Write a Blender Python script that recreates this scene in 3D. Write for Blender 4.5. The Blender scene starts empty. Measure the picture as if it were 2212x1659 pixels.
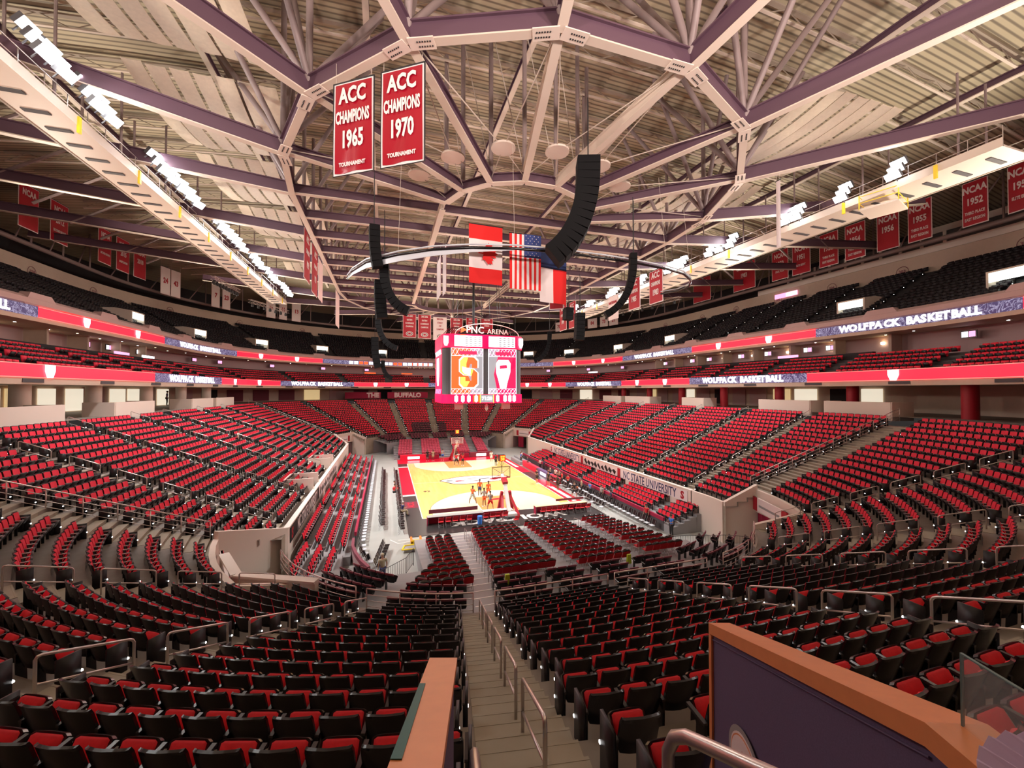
import bpy, math, random
import numpy as np
from mathutils import Vector, Matrix
random.seed(7)
rng = np.random.default_rng(7)
S = bpy.context.scene
COL = S.collection
PI = math.pi
rad = math.radians

# ------------------------------------------------------------------ camera
CAM = Vector((-10.83, -51.60, 11.80))
YAW, PITCH = 0.3054, 0.0157
cd = bpy.data.cameras.new('camera'); cam = bpy.data.objects.new('camera', cd); COL.objects.link(cam)
cam.location = CAM; cam.rotation_euler = (PI/2 + PITCH, 0, -YAW)
cd.sensor_width = 36; cd.lens = 860/2212*36; cd.clip_start = 0.05; cd.clip_end = 600
S.camera = cam
# ------------------------------------------------------------------ world, exposure
w = bpy.data.worlds.new('hall_air'); S.world = w; w.use_nodes = True
w.node_tree.nodes['Background'].inputs[0].default_value = (1, .9, .85, 1)
w.node_tree.nodes['Background'].inputs[1].default_value = 0.02
S.view_settings.view_transform = 'Standard'; S.view_settings.look = 'None'
S.view_settings.gamma = 1; S.view_settings.use_curve_mapping = False
S.view_settings.exposure = 0.65
S.cycles.max_bounces = 6; S.cycles.diffuse_bounces = 4; S.cycles.glossy_bounces = 3
S.cycles.transmission_bounces = 4; S.cycles.sample_clamp_indirect = 6; S.cycles.use_denoising = True
S.cycles.caustics_reflective = False; S.cycles.caustics_refractive = False

# ------------------------------------------------------------------ plan of the hall
X0, Y0 = -1.2, -2.6
HX, HY, RR = 15.7, 33.4, 11.5
CX, CY = HX-RR, HY-RR
def zb(d): return 2.6 + 0.405*d + 0.0005*d*d
PIECES = [('L', (X0, Y0-HY), (X0+CX, Y0-HY), (0, -1)), ('A', (X0+CX, Y0-CY), -90),
          ('L', (X0+HX, Y0-CY), (X0+HX, Y0+CY), (1, 0)), ('A', (X0+CX, Y0+CY), 0),
          ('L', (X0+CX, Y0+HY), (X0-CX, Y0+HY), (0, 1)), ('A', (X0-CX, Y0+CY), 90),
          ('L', (X0-HX, Y0+CY), (X0-HX, Y0-CY), (-1, 0)), ('A', (X0-CX, Y0-CY), 180),
          ('L', (X0-CX, Y0-HY), (X0, Y0-HY), (0, -1))]
def pos(u, d):
    """plan point and outward normal at ring parameter u (0..9) and offset d"""
    i = min(int(u), 8); t = u - i; p = PIECES[i]
    if p[0] == 'L':
        (ax, ay), (bx, by), n = p[1:]
        return ax+(bx-ax)*t+n[0]*d, ay+(by-ay)*t+n[1]*d, n[0], n[1]
    a = rad(p[2]+90*t); c, s = math.cos(a), math.sin(a)
    return p[1][0]+c*(RR+d), p[1][1]+s*(RR+d), c, s
def plen(i, d):
    p = PIECES[i]
    if p[0] == 'L': return math.hypot(p[2][0]-p[1][0], p[2][1]-p[1][1])
    return (RR+d)*PI/2
def u_adv(u, d, s):
    """advance s metres along the ring from u"""
    while s > 1e-9:
        i = min(int(u+1e-9), 8); L = plen(i, d); rest = (i+1-u)*L
        if s <= rest+1e-9: return u+s/L
        s -= rest; u = i+1
        if u >= 9: return 9.0
    return u
def u_len(a, b, d):
    tot = 0; u = a
    while u < b-1e-9:
        i = min(int(u+1e-9), 8); e = min(i+1, b); tot += (e-u)*plen(i, d); u = e
    return tot
def uy(y, side):
    t = (y-(Y0-CY))/(2*CY)
    return 2+t if side > 0 else 6+(1-t)
def ua(quad, a):
    """quad: piece index 1,3,5,7; a: degrees away from the side towards the end"""
    return {1: 1+(90-a)/90, 3: 3+a/90, 5: 5+(90-a)/90, 7: 7+a/90}[quad]
def usamples(a, b, step_arc=0.04, step_line=0.06, cuts=()):
    us = {round(a, 5), round(b, 5)}
    for i in range(9):
        n = 26 if PIECES[i][0] == 'A' else (2 if i in (0, 8) else (4 if i == 4 else 16))
        for k in range(n+1):
            u = i+k/n
            if a < u < b: us.add(round(u, 5))
    for c in cuts:
        if a < c < b: us.add(round(c, 5))
    return sorted(us)

# ------------------------------------------------------------------ large lights of the hall and added fill
def lamp(kind, loc, target, power, size=1.0, size_y=None, col=(1, 1, 1), spot=None, name='floodlight_beam'):
    ld = bpy.data.lights.new(name, kind); ld.energy = power; ld.color = col
    if kind == 'AREA':
        ld.shape = 'RECTANGLE'; ld.size = size; ld.size_y = size_y or size
    else:
        ld.shadow_soft_size = size
    if kind == 'SPOT' and spot: ld.spot_size = rad(spot); ld.spot_blend = .7
    o = bpy.data.objects.new(name, ld); COL.objects.link(o); o.location = loc
    if target is not None:
        o.rotation_euler = (Vector(target)-Vector(loc)).to_track_quat('-Z', 'Y').to_euler()
    return o
LYS = [-27, -18, -9, 0, 9, 18]
for sx in (-1, 1):
    for y in LYS:
        lamp('SPOT', (X0+sx*24.2, y, 26.2), (X0-sx*2, y*.55, 0), 9000, .5, col=(1, .97, .92), spot=60)
        lamp('SPOT', (X0+sx*24.4, y+2, 26.0), (X0+sx*22, max(y*.9, -14), 8), 2600 if y < -20 else 4300, .6, col=(1, .9, .9), spot=92)
# added fill spots round the hall, washing the roof from above the upper ribbon
for i, u in enumerate((.4, 1.3, 1.75, 2.35, 2.95, 3.5, 4.5, 5.5, 6.05, 6.65, 7.25, 7.7, 8.6)):
    bx, by, bnx, bny = pos(u, 21.2)
    near = u < 1.5 or u > 7.5
    lamp('SPOT', (bx, by, 19.6), (bx-bnx*16, by-bny*16, 36), 8200 if near else 6200, .6, col=(1, .82, .74) if near else (1, .88, .72), spot=135, name='added_roof_fill')
for x, y in ((X0, -8), (X0, 12), (X0, 28)):  # added fill points under the roof, no fixture hangs here
    lamp('POINT', (x, y, 21.5), None, 1300, 1.0, col=(1, .84, .70), name='added_hall_fill')

# ------------------------------------------------------------------ materials
def mat(name, col, rough=.6, metal=0., emit=0., noise=0., nscale=4., spec=.5, bump=0., alpha=1., trans=0., coat=0.):
    m = bpy.data.materials.new(name); m.use_nodes = True
    nt = m.node_tree; b = nt.nodes['Principled BSDF']
    b.inputs['Base Color'].default_value = (*col, 1); b.inputs['Roughness'].default_value = rough
    b.inputs['Metallic'].default_value = metal; b.inputs['Specular IOR Level'].default_value = spec
    b.inputs['Coat Weight'].default_value = coat
    if trans: b.inputs['Transmission Weight'].default_value = trans
    if alpha < 1: b.inputs['Alpha'].default_value = alpha
    if emit:
        b.inputs['Emission Color'].default_value = (*col, 1); b.inputs['Emission Strength'].default_value = emit
    if noise or bump:
        tc = nt.nodes.new('ShaderNodeTexCoord'); n = nt.nodes.new('ShaderNodeTexNoise')
        n.inputs['Scale'].default_value = nscale; n.inputs['Detail'].default_value = 4
        nt.links.new(tc.outputs['Object'], n.inputs['Vector'])
        if noise:
            r = nt.nodes.new('ShaderNodeMapRange'); r.inputs[3].default_value = 1-noise; r.inputs[4].default_value = 1+noise
            mx = nt.nodes.new('ShaderNodeVectorMath'); mx.operation = 'SCALE'
            mx.inputs[0].default_value = col
            nt.links.new(n.outputs['Fac'], r.inputs[0]); nt.links.new(r.outputs[0], mx.inputs['Scale'])
            nt.links.new(mx.outputs[0], b.inputs['Base Color'])
        if bump:
            bp_ = nt.nodes.new('ShaderNodeBump'); bp_.inputs['Strength'].default_value = bump
            nt.links.new(n.outputs['Fac'], bp_.inputs['Height']); nt.links.new(bp_.outputs[0], b.inputs['Normal'])
    return m
M = {}
def dm(k, *a, **kw): M[k] = mat(k, *a, **kw)
dm('shell', (.005, .005, .006), .24, spec=.55)
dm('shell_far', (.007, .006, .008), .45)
dm('red', (.60, .010, .022), .75, noise=.15, nscale=30)
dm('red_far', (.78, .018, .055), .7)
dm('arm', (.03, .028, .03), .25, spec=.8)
dm('arm_far_glint', (.45, .42, .42), .4)  # highlights on the dark far armrests put into a pale colour
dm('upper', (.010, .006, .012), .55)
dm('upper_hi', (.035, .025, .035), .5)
dm('maroon', (.16, .02, .04), .5)
dm('mauve', (.24, .06, .09), .5)
dm('concrete', (.34, .30, .235), .75, noise=.18, nscale=1.3)
dm('tread', (.24, .205, .175), .6, noise=.25, nscale=2.5)
dm('floor', (.40, .42, .40), .35, noise=.15, nscale=.7)
dm('beige', (.62, .50, .40), .7, noise=.06, nscale=3)
dm('cream', (.78, .68, .60), .65)
dm('whitewall', (.80, .74, .68), .6)
dm('pinkwall', (.55, .38, .38), .6)
dm('dark', (.02, .017, .02), .8)
dm('darkgrey', (.07, .065, .07), .7)
dm('grey', (.30, .30, .31), .5)
dm('rail', (.62, .56, .53), .28, metal=.75)
dm('railblack', (.03, .03, .035), .4)
dm('steelweb', (.115, .062, .09), .5)  # purplish light on the webs put into this colour
dm('flange', (.70, .60, .51), .5)
dm('tube', (.27, .205, .20), .5)
dm('deckbeam', (.36, .30, .24), .6)
dm('panel', (.72, .62, .48), .85, noise=.12, nscale=5)
dm('plate', (.78, .68, .60), .4)
dm('rod', (.6, .52, .45), .4)
dm('lampface', (1, 1, 1), .5, emit=28)
dm('lamphouse', (.12, .12, .13), .5)
dm('exitlight', (.92, 1, .88), .5, emit=2.6)
dm('warmlight', (1, .82, .5), .5, emit=5)
dm('smalllight', (1, .97, .95), .5, emit=5)
dm('ledred', (1, .012, .035), .4, emit=1.15)
dm('ledline', (1, .12, .10), .4, emit=1.6)
dm('leddark', (.085, .055, .13), .4, emit=.55)
dm('ledswirl', (.32, .28, .42), .4, emit=.5)
dm('ledwhite', (1, .96, 1), .4, emit=1.5)
dm('ledorange', (.95, .075, .008), .4, emit=1.0)
dm('ledyellow', (1, .55, .06), .4, emit=1.2)
dm('ledboard', (.62, .01, .04), .5, emit=.25)
dm('ledpink', (1, .35, .62), .4, emit=1.0)
dm('ledgrey', (.20, .20, .22), .4, emit=.9)
dm('ledblue', (.05, .1, 1), .4, emit=2)
dm('ledcrimson', (.75, .0, .05), .4, emit=1.0)
dm('bannerred', (.43, .009, .026), .5)
dm('bannerwhite', (.84, .76, .76), .55)
dm('bannerpink', (.80, .62, .62), .55)
dm('bannerblack', (.012, .012, .014), .6)
dm('satinred', (.36, .006, .022), .22, spec=.9, bump=.25, nscale=.9)
dm('flagred', (.75, .005, .005), .7)
dm('flagblue', (.02, .04, .18), .7)
dm('flagnavy', (.01, .03, .13), .7)
dm('gold', (.8, .5, .05), .6)
dm('speaker', (.005, .005, .006), .8, spec=.2)
dm('speakergrille', (.018, .017, .018), .9, spec=.2)
dm('woodcap', (.72, .27, .10), .42, noise=.1, nscale=9)
dm('purplefabric', (.115, .085, .17), .9, noise=.25, nscale=120)
dm('teal', (.01, .13, .13), .6)
dm('glass', (.75, .85, .85), .05, trans=.0, alpha=.13)
dm('glassedge', (.12, .2, .2), .3)
dm('courtred', (.66, .004, .03), .3)
dm('courtblack', (.035, .035, .035), .3)
dm('courtwhite', (.85, .84, .80), .3)
dm('courtlight', (.86, .80, .50), .28, noise=.05, nscale=1.5)
dm('courtlane', (.66, .33, .10), .3, noise=.12, nscale=2)
dm('skin', (.45, .25, .17), .6)
dm('skindark', (.16, .08, .05), .6)
dm('hair', (.03, .02, .015), .7)
dm('hairgrey', (.45, .42, .4), .7)
dm('c_orange', (.80, .13, .03), .7); dm('c_grey', (.38, .38, .37), .7); dm('c_black', (.02, .02, .022), .7)
dm('c_red', (.62, .01, .02), .7); dm('c_white', (.8, .8, .78), .7); dm('c_blue', (.04, .2, .7), .7)
dm('c_navy', (.03, .04, .13), .7); dm('c_khaki', (.42, .36, .24), .7); dm('c_lime', (.6, .8, .05), .6)
dm('ball', (.55, .18, .05), .6)
dm('tealwall', (.15, .42, .42), .6, emit=.35); dm('litwall', (.85, .78, .62), .6, emit=.55); dm('litwarm', (.8, .6, .3), .6, emit=.4)  # weak emission stands in for light falling on these walls
dm('yellow', (.85, .62, .03), .5); dm('orange', (.8, .22, .03), .5)
dm('curtain', (.34, .01, .05), .8)

def wood_mat():
    m = bpy.data.materials.new('hardwood'); m.use_nodes = True; nt = m.node_tree; b = nt.nodes['Principled BSDF']
    b.inputs['Roughness'].default_value = .28
    tc = nt.nodes.new('ShaderNodeTexCoord'); mp = nt.nodes.new('ShaderNodeMapping')
    mp.inputs['Rotation'].default_value = (0, 0, PI/2)
    br = nt.nodes.new('ShaderNodeTexBrick'); br.inputs['Scale'].default_value = 1
    br.inputs['Brick Width'].default_value = 2.4; br.inputs['Row Height'].default_value = .22
    br.inputs['Mortar Size'].default_value = .0
    br.inputs['Color1'].default_value = (.74, .44, .12, 1); br.inputs['Color2'].default_value = (.80, .53, .17, 1)
    nt.links.new(tc.outputs['Object'], mp.inputs[0]); nt.links.new(mp.outputs[0], br.inputs[0])
    nt.links.new(br.outputs[0], b.inputs['Base Color']); M['wood'] = m
wood_mat()
def deck_mat():
    """ribbed metal roof deck, ribs as real bump"""
    m = bpy.data.materials.new('roof_deck'); m.use_nodes = True; nt = m.node_tree; b = nt.nodes['Principled BSDF']
    b.inputs['Roughness'].default_value = .6
    tc = nt.nodes.new('ShaderNodeTexCoord'); wv = nt.nodes.new('ShaderNodeTexWave')
    wv.bands_direction = 'Y'; wv.inputs['Scale'].default_value = .75
    nt.links.new(tc.outputs['Object'], wv.inputs[0])
    cr = nt.nodes.new('ShaderNodeValToRGB')
    cr.color_ramp.elements[0].color = (.20, .165, .12, 1); cr.color_ramp.elements[0].position = .05
    cr.color_ramp.elements[1].color = (.50, .43, .30, 1); cr.color_ramp.elements[1].position = .45
    nt.links.new(wv.outputs['Fac'], cr.inputs[0]); nt.links.new(cr.outputs[0], b.inputs['Base Color'])
    bp_ = nt.nodes.new('ShaderNodeBump'); bp_.inputs['Strength'].default_value = .5
    nt.links.new(wv.outputs['Fac'], bp_.inputs['Height']); nt.links.new(bp_.outputs[0], b.inputs['Normal'])
    M['deck'] = m
deck_mat()
def marble_mat():
    m = bpy.data.materials.new('ribbon_marble'); m.use_nodes = True; nt = m.node_tree; b = nt.nodes['Principled BSDF']
    tc = nt.nodes.new('ShaderNodeTexCoord'); n = nt.nodes.new('ShaderNodeTexNoise'); n.inputs['Scale'].default_value = 1.1
    n.inputs['Distortion'].default_value = 3.5; n.inputs['Detail'].default_value = 3
    cr = nt.nodes.new('ShaderNodeValToRGB'); e = cr.color_ramp.elements
    e[0].position = .42; e[0].color = (.05, .03, .10, 1); e[1].position = .56; e[1].color = (.05, .035, .11, 1)
    x = e.new(.49); x.color = (.42, .38, .55, 1)
    nt.links.new(tc.outputs['Object'], n.inputs[0]); nt.links.new(n.outputs['Fac'], cr.inputs[0])
    nt.links.new(cr.outputs[0], b.inputs['Emission Color']); b.inputs['Emission Strength'].default_value = .75
    b.inputs['Base Color'].default_value = (.03, .02, .04, 1); M['marble'] = m
marble_mat()

# ------------------------------------------------------------------ mesh building
class MB:
    def __init__(s): s.v = []; s.f = []; s.m = []; s.mats = []
    def mi(s, k):
        if k not in s.mats: s.mats.append(k)
        return s.mats.index(k)
    def poly(s, pts, k):
        n = len(s.v); s.v += [tuple(p) for p in pts]; s.f.append(tuple(range(n, n+len(pts)))); s.m.append(s.mi(k)); return s
    def hexa(s, b, t, k, ks=None):
        """b, t: four corners bottom and top, same winding (ccw from above)"""
        n = len(s.v); s.v += [tuple(p) for p in b]+[tuple(p) for p in t]; i = s.mi(k)
        for q in ((3, 2, 1, 0), (4, 5, 6, 7), (0, 1, 5, 4), (1, 2, 6, 5), (2, 3, 7, 6), (3, 0, 4, 7)):
            s.f.append(tuple(n+a for a in q)); s.m.append(i)
        return s
    def box(s, c, d, k, rz=0):
        x, y, z = c; a, b, h = d[0]/2, d[1]/2, d[2]/2; co, si = math.cos(rz), math.sin(rz)
        P = [(x+i*co-j*si, y+i*si+j*co) for i, j in ((-a, -b), (a, -b), (a, b), (-a, b))]
        return s.hexa([(*p, z-h) for p in P], [(*p, z+h) for p in P], k)
    def beam(s, p, q, wd, h, k, up=(0, 0, 1)):
        p, q = Vector(p), Vector(q); d = (q-p).normalized(); u = Vector(up)
        r = d.cross(u)
        if r.length < 1e-4: r = d.cross(Vector((1, 0, 0)))
        r.normalize(); u = r.cross(d); r *= wd/2; u *= h/2
        return s.hexa([p-r-u, p+r-u, q+r-u, q-r-u], [p-r+u, p+r+u, q+r+u, q-r+u], k)
    def tube(s, pts, r, k, n=6, cap=True, radii=None):
        pts = [Vector(p) for p in pts]; base = len(s.v); i = s.mi(k); L = len(pts)
        prev = None
        for j, p in enumerate(pts):
            d = (pts[min(j+1, L-1)]-pts[max(j-1, 0)]).normalized()
            if prev is None:
                a = d.cross(Vector((0, 0, 1)))
                if a.length < .05: a = d.cross(Vector((1, 0, 0)))
            else: a = prev-d*prev.dot(d)
            a.normalize(); prev = a; b = d.cross(a); rr = radii[j] if radii else r
            for t in range(n):
                an = 2*PI*t/n; s.v.append(tuple(p+a*(rr*math.cos(an))+b*(rr*math.sin(an))))
        for j in range(L-1):
            for t in range(n):
                a0 = base+j*n+t; a1 = base+j*n+(t+1) % n
                s.f.append((a0, a1, a1+n, a0+n)); s.m.append(i)
        if cap:
            s.f.append(tuple(base+t for t in range(n))[::-1]); s.m.append(i)
            s.f.append(tuple(base+(L-1)*n+t for t in range(n))); s.m.append(i)
        return s
    def grid(s, rows, k, closed=False):
        base = len(s.v); n = len(rows[0]); i = s.mi(k)
        for r in rows: s.v += [tuple(p) for p in r]
        for a in range(len(rows)-1):
            for b in range(n if closed else n-1):
                c = (b+1) % n
                s.f.append((base+a*n+b, base+a*n+c, base+(a+1)*n+c, base+(a+1)*n+b)); s.m.append(i)
        return s
    def slab(s, rows, th, k, k2=None):
        """closed thin sheet: front grid, back grid offset by th along +y of the rows' own frame given as vector th"""
        th = Vector(th); n = len(rows[0]); R = len(rows); k2 = k2 or k
        back = [[Vector(p)+th for p in r] for r in rows]
        s.grid(rows, k); s.grid([r[::-1] for r in back], k2)
        for a in range(R-1):
            s.poly([rows[a][0], rows[a+1][0], back[a+1][0], back[a][0]], k2)
            s.poly([rows[a+1][-1], rows[a][-1], back[a][-1], back[a+1][-1]], k2)
        for b in range(n-1):
            s.poly([rows[0][b+1], rows[0][b], back[0][b], back[0][b+1]], k2)
            s.poly([rows[-1][b], rows[-1][b+1], back[-1][b+1], back[-1][b]], k2)
        return s
    def prism(s, pts, ext, k):
        """extrude polygon pts (3d, planar) along ext, closed"""
        ext = Vector(ext); P = [Vector(p) for p in pts]; Q = [p+ext for p in P]; n = len(P)
        s.poly(P[::-1], k); s.poly(Q, k)
        for a in range(n): b = (a+1) % n; s.poly([P[a], P[b], Q[b], Q[a]], k)
        return s
    def lathe(s, prof, k, n=16, c=(0, 0, 0)):
        rows = [[(c[0]+r*math.cos(2*PI*t/n), c[1]+r*math.sin(2*PI*t/n), c[2]+z) for t in range(n)] for r, z in prof]
        return s.grid(rows, k, closed=True)
    def xf(s, mtx):
        s.v = [tuple(mtx @ Vector(p)) for p in s.v]; return s
    def mesh(s, name, smooth=False):
        me = bpy.data.meshes.new(name); me.from_pydata(s.v, [], s.f)
        for k in s.mats: me.materials.append(M[k])
        me.polygons.foreach_set('material_index', s.m)
        if smooth: me.polygons.foreach_set('use_smooth', [True]*len(s.f))
        me.update(); return me
    def build(s, name, parent=None, smooth=False, loc=None):
        o = bpy.data.objects.new(name, s.mesh(name, smooth)); COL.objects.link(o)
        if parent: o.parent = parent
        if loc: o.location = loc
        return o
def tag(o, label=None, cat=None, group=None, kind=None):
    if label: o['label'] = label
    if cat: o['category'] = cat
    if group: o['group'] = group
    if kind: o['kind'] = kind
    return o
def empty(name, loc=(0, 0, 0), rz=0, label=None, cat=None, group=None):
    o = bpy.data.objects.new(name, None); COL.objects.link(o); o.location = loc; o.rotation_euler = (0, 0, rz)
    o.empty_display_size = .2
    return tag(o, label, cat, group)
def copy_tree(o, parent=None, label=None):
    c = o.copy(); COL.objects.link(c); c.parent = parent
    if label: c['label'] = label
    for ch in o.children: copy_tree(ch, c)
    return c
ORD = ['first', 'second', 'third', 'fourth', 'fifth', 'sixth', 'seventh', 'eighth', 'ninth', 'tenth', 'eleventh', 'twelfth',
       'thirteenth', 'fourteenth', 'fifteenth', 'sixteenth', 'seventeenth', 'eighteenth', 'nineteenth', 'twentieth',
       'twenty-first', 'twenty-second', 'twenty-third', 'twenty-fourth', 'twenty-fifth', 'twenty-sixth', 'twenty-seventh',
       'twenty-eighth', 'twenty-ninth', 'thirtieth']
def text(txt, name, parent, mtx, size, k, sx=1., bold=0.02, depth=.01, align='CENTER', world=None):
    c = bpy.data.curves.new(name, 'FONT'); c.body = txt; c.size = size; c.extrude = depth; c.offset = bold*size
    c.align_x = align; c.align_y = 'CENTER'; c.resolution_u = 2
    o = bpy.data.objects.new(name, c); COL.objects.link(o); c.materials.append(M[k])
    me = bpy.data.meshes.new_from_object(o); bpy.data.objects.remove(o); bpy.data.curves.remove(c)
    me.name = name; me.materials.clear(); me.materials.append(M[k]); o = bpy.data.objects.new(name, me); COL.objects.link(o)
    if parent: o.parent = parent
    o.matrix_local = mtx @ Matrix.Diagonal((sx, 1, 1, 1)); return o
def frame_mtx(o, xdir, ydir):
    x = Vector(xdir).normalized(); y = Vector(ydir).normalized(); z = x.cross(y)
    m = Matrix((x, y, z)).transposed().to_4x4(); m.translation = Vector(o); return m
def mass(name, base_v, base_f, base_m, xforms, mats):
    """merge thousands of copies of one small mesh; xforms: array (N,4) x,y,z,angle"""
    bv = np.array(base_v, np.float32); X = np.array(xforms, np.float32); N = len(X); nv = len(bv)
    c, s_ = np.cos(X[:, 3:4]), np.sin(X[:, 3:4])
    vx = bv[None, :, 0]*c-bv[None, :, 1]*s_+X[:, 0:1]; vy = bv[None, :, 0]*s_+bv[None, :, 1]*c+X[:, 1:2]
    vz = bv[None, :, 2]+X[:, 2:3]
    V = np.stack([vx, vy, vz], 2).reshape(-1)
    F = np.array(base_f, np.int32); Fa = (F[None]+(np.arange(N)*nv)[:, None, None]).reshape(-1)
    Mi = np.tile(np.array(base_m, np.int32), N); nf = len(Mi)
    me = bpy.data.meshes.new(name); me.vertices.add(N*nv); me.vertices.foreach_set('co', V)
    me.loops.add(nf*4); me.loops.foreach_set('vertex_index', Fa)
    me.polygons.add(nf); me.polygons.foreach_set('loop_start', np.arange(nf, dtype=np.int32)*4)
    me.polygons.foreach_set('loop_total', np.full(nf, 4, np.int32)); me.polygons.foreach_set('material_index', Mi)
    for k in mats: me.materials.append(M[k])
    me.update(calc_edges=True); me.validate()
    return me
def join_mass(name, parts):
    """parts: list of (MB, xforms); one object; all faces must be quads"""
    mats = []; objs = []
    Vs, Fs, Ms = [], [], []; off = 0
    for mb, X in parts:
        if not len(X): continue
        X = np.array(X, np.float32); N = len(X); bv = np.array(mb.v, np.float32); nv = len(bv)
        for k in mb.mats:
            if k not in mats: mats.append(k)
        remap = np.array([mats.index(k) for k in mb.mats])
        c, s_ = np.cos(X[:, 3:4]), np.sin(X[:, 3:4])
        V = np.stack([bv[None, :, 0]*c-bv[None, :, 1]*s_+X[:, 0:1], bv[None, :, 0]*s_+bv[None, :, 1]*c+X[:, 1:2], bv[None, :, 2]+X[:, 2:3]], 2).reshape(-1, 3)
        F = np.array(mb.f, np.int32); Fa = (F[None]+(np.arange(N)*nv)[:, None, None]).reshape(-1, 4)+off
        Vs.append(V); Fs.append(Fa); Ms.append(np.tile(remap[np.array(mb.m)], N)); off += len(V)
    V = np.concatenate(Vs); F = np.concatenate(Fs); Mi = np.concatenate(Ms).astype(np.int32); nf = len(F)
    me = bpy.data.meshes.new(name); me.vertices.add(len(V)); me.vertices.foreach_set('co', V.reshape(-1))
    me.loops.add(nf*4); me.loops.foreach_set('vertex_index', F.reshape(-1))
    me.polygons.add(nf); me.polygons.foreach_set('loop_start', np.arange(nf, dtype=np.int32)*4)
    me.polygons.foreach_set('loop_total', np.full(nf, 4, np.int32)); me.polygons.foreach_set('material_index', Mi)
    for k in mats: me.materials.append(M[k])
    me.update(calc_edges=True)
    o = bpy.data.objects.new(name, me); COL.objects.link(o); return o
def sweep(mb, prof, us, k, skip=None):
    """sweep a profile [(d,z,(matkey))...] round the ring"""
    for a, b in zip(us[:-1], us[1:]):
        for (d0, z0, *m0), (d1, z1, *m1) in zip(prof[:-1], prof[1:]):
            if skip and skip((a+b)/2, (d0+d1)/2): continue
            p = pos(a, d0); q = pos(b, d0); r = pos(b, d1); t = pos(a, d1)
            mb.poly([(p[0], p[1], z0), (q[0], q[1], z0), (r[0], r[1], z1), (t[0], t[1], z1)], m1[0] if m1 else k)
    return mb
# ------------------------------------------------------------------ floor and court
def structure(o): o['kind'] = 'structure'; return o
mb = MB(); us = usamples(0, 9)
mb.poly([pos(u, 30)[:2]+(0,) for u in us[:-1]], 'floor'); structure(mb.build('floor'))
mb = MB()
mb.box((0, 0, .02), (18.1, 37.2, .04), 'courtblack')
mb.box((0, 0, .045), (15.24, 28.65, .012), 'wood')
def flat(pts, z, k): mb.poly([(x, y, z) for x, y in pts], k)
def rect(x0, y0, x1, y1, z, k): flat([(x0, y0), (x1, y0), (x1, y1), (x0, y1)], z, k)
# red aprons
rect(-9.05, -5.3, -7.67, 11.3, .045, 'courtred'); rect(7.67, -14.3, 9.05, 14.3, .045, 'courtred')
rect(-9.05, 14.35, 9.05, 18.6, .045, 'courtred')
rect(-9.05, -5.9, -7.67, -5.3, .046, 'courtwhite'); rect(-9.05, 11.3, -7.67, 11.9, .046, 'courtwhite')
rect(8.1, -13.0, 8.6, -6.5, .047, 'courtwhite'); rect(8.1, 6.5, 8.6, 13, .047, 'courtwhite')
rect(-9.0, -10.6, -7.7, -8.2, .046, 'maroon'); rect(7.67, -2.5, 9.05, 2.5, .046, 'courtblack')
for s in (-1, 1):
    # light three point area
    by = s*14.32; pts = []
    for k in range(41):
        a = PI*k/40; x = 6.75*math.cos(a); y = by-s*1.575-s*6.75*math.sin(a)
        pts.append((max(-6.6, min(6.6, x)), y))
    flat([(6.6, by)]+pts+[(-6.6, by)], .053, 'courtlight')
    flat([(6.63, by)]+[(x*1.006, y-s*.05) for x, y in pts]+[(-6.63, by)], .052, 'courtblack')
    rect(-1.83, by, 1.83, by-s*5.8, .055, 'courtlane')
    for x in (-1.83, 1.83): rect(x-.03, by, x+.03, by-s*5.8, .057, 'courtwhite')
    rect(-1.83, by-s*5.77, 1.83, by-s*5.83, .057, 'courtwhite')
    ring_ = [(1.83*math.cos(PI*k/20), by-s*5.8-s*1.83*math.sin(PI*k/20)) for k in range(21)]
    for (a, b), (c, d) in zip(ring_[:-1], ring_[1:]): flat([(a, b), (c, d), (c*.97, d+s*.05), (a*.97, b+s*.05)], .057, 'courtwhite')
    rect(-7.62, s*14.28, 7.62, s*14.36, .058, 'courtwhite')
for x in (-7.62, 7.62): rect(x-.05, -14.32, x+.05, 14.32, .058, 'courtwhite')
rect(-7.6, -.03, 7.6, .03, .058, 'courtwhite')
# generic pale patch at half court, long and rounded, with dark rim
def blob(cx, cy, a, b, z, k, n=28, wob=.09, ph=0):
    flat([(cx+a*math.cos(2*PI*i/n)*(1+wob*math.sin(5*i*2*PI/n+ph)), cy+b*math.sin(2*PI*i/n)*(1+wob*math.cos(3*i*2*PI/n+ph))) for i in range(n)], z, k)
blob(.4, .1, 4.45, 2.25, .0605, 'courtblack'); blob(.4, .1, 4.25, 2.05, .062, 'courtwhite')
for i, (cx, cy, a, b, k) in enumerate([(-3, .2, .5, .25, 'courtblack'), (-1.7, -.2, .7, .3, 'courtred'), (-.4, .5, .9, .12, 'courtblack'),
        (.4, -.5, .8, .14, 'courtblack'), (1.6, .3, .9, .2, 'courtblack'), (2.8, -.3, .6, .45, 'courtred'), (-2.4, -.6, .5, .1, 'courtblack'), (.6, .9, 1.4, .1, 'courtblack')]):
    blob(cx, cy, a, b, .0635, k, 14, .2, i)
blob(1.0, -9.9, 1.3, .28, .0605, 'courtred', 12, .3, 1)
court = tag(mb.build('basketball_court'), 'light hardwood basketball court with red and black aprons on the arena floor', 'court')
for t, y, sz in (('WOLFPACK', -16.4, 1.75),):
    text(t, 'apron_lettering', court, Matrix.Translation((0, y, .05)) @ Matrix.Rotation(PI, 4, 'Z'), sz, 'courtwhite', sx=1.15, bold=.04, depth=.002)
text('92', 'court_signature', court, Matrix.Translation((-6.3, -4.4, .062)), .8, 'courtblack', depth=.001)
text('ACC', 'apron_lettering', court, Matrix.Translation((-8.35, -9.4, .052)) @ Matrix.Rotation(PI/2, 4, 'Z'), .9, 'courtred', depth=.002)
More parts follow.
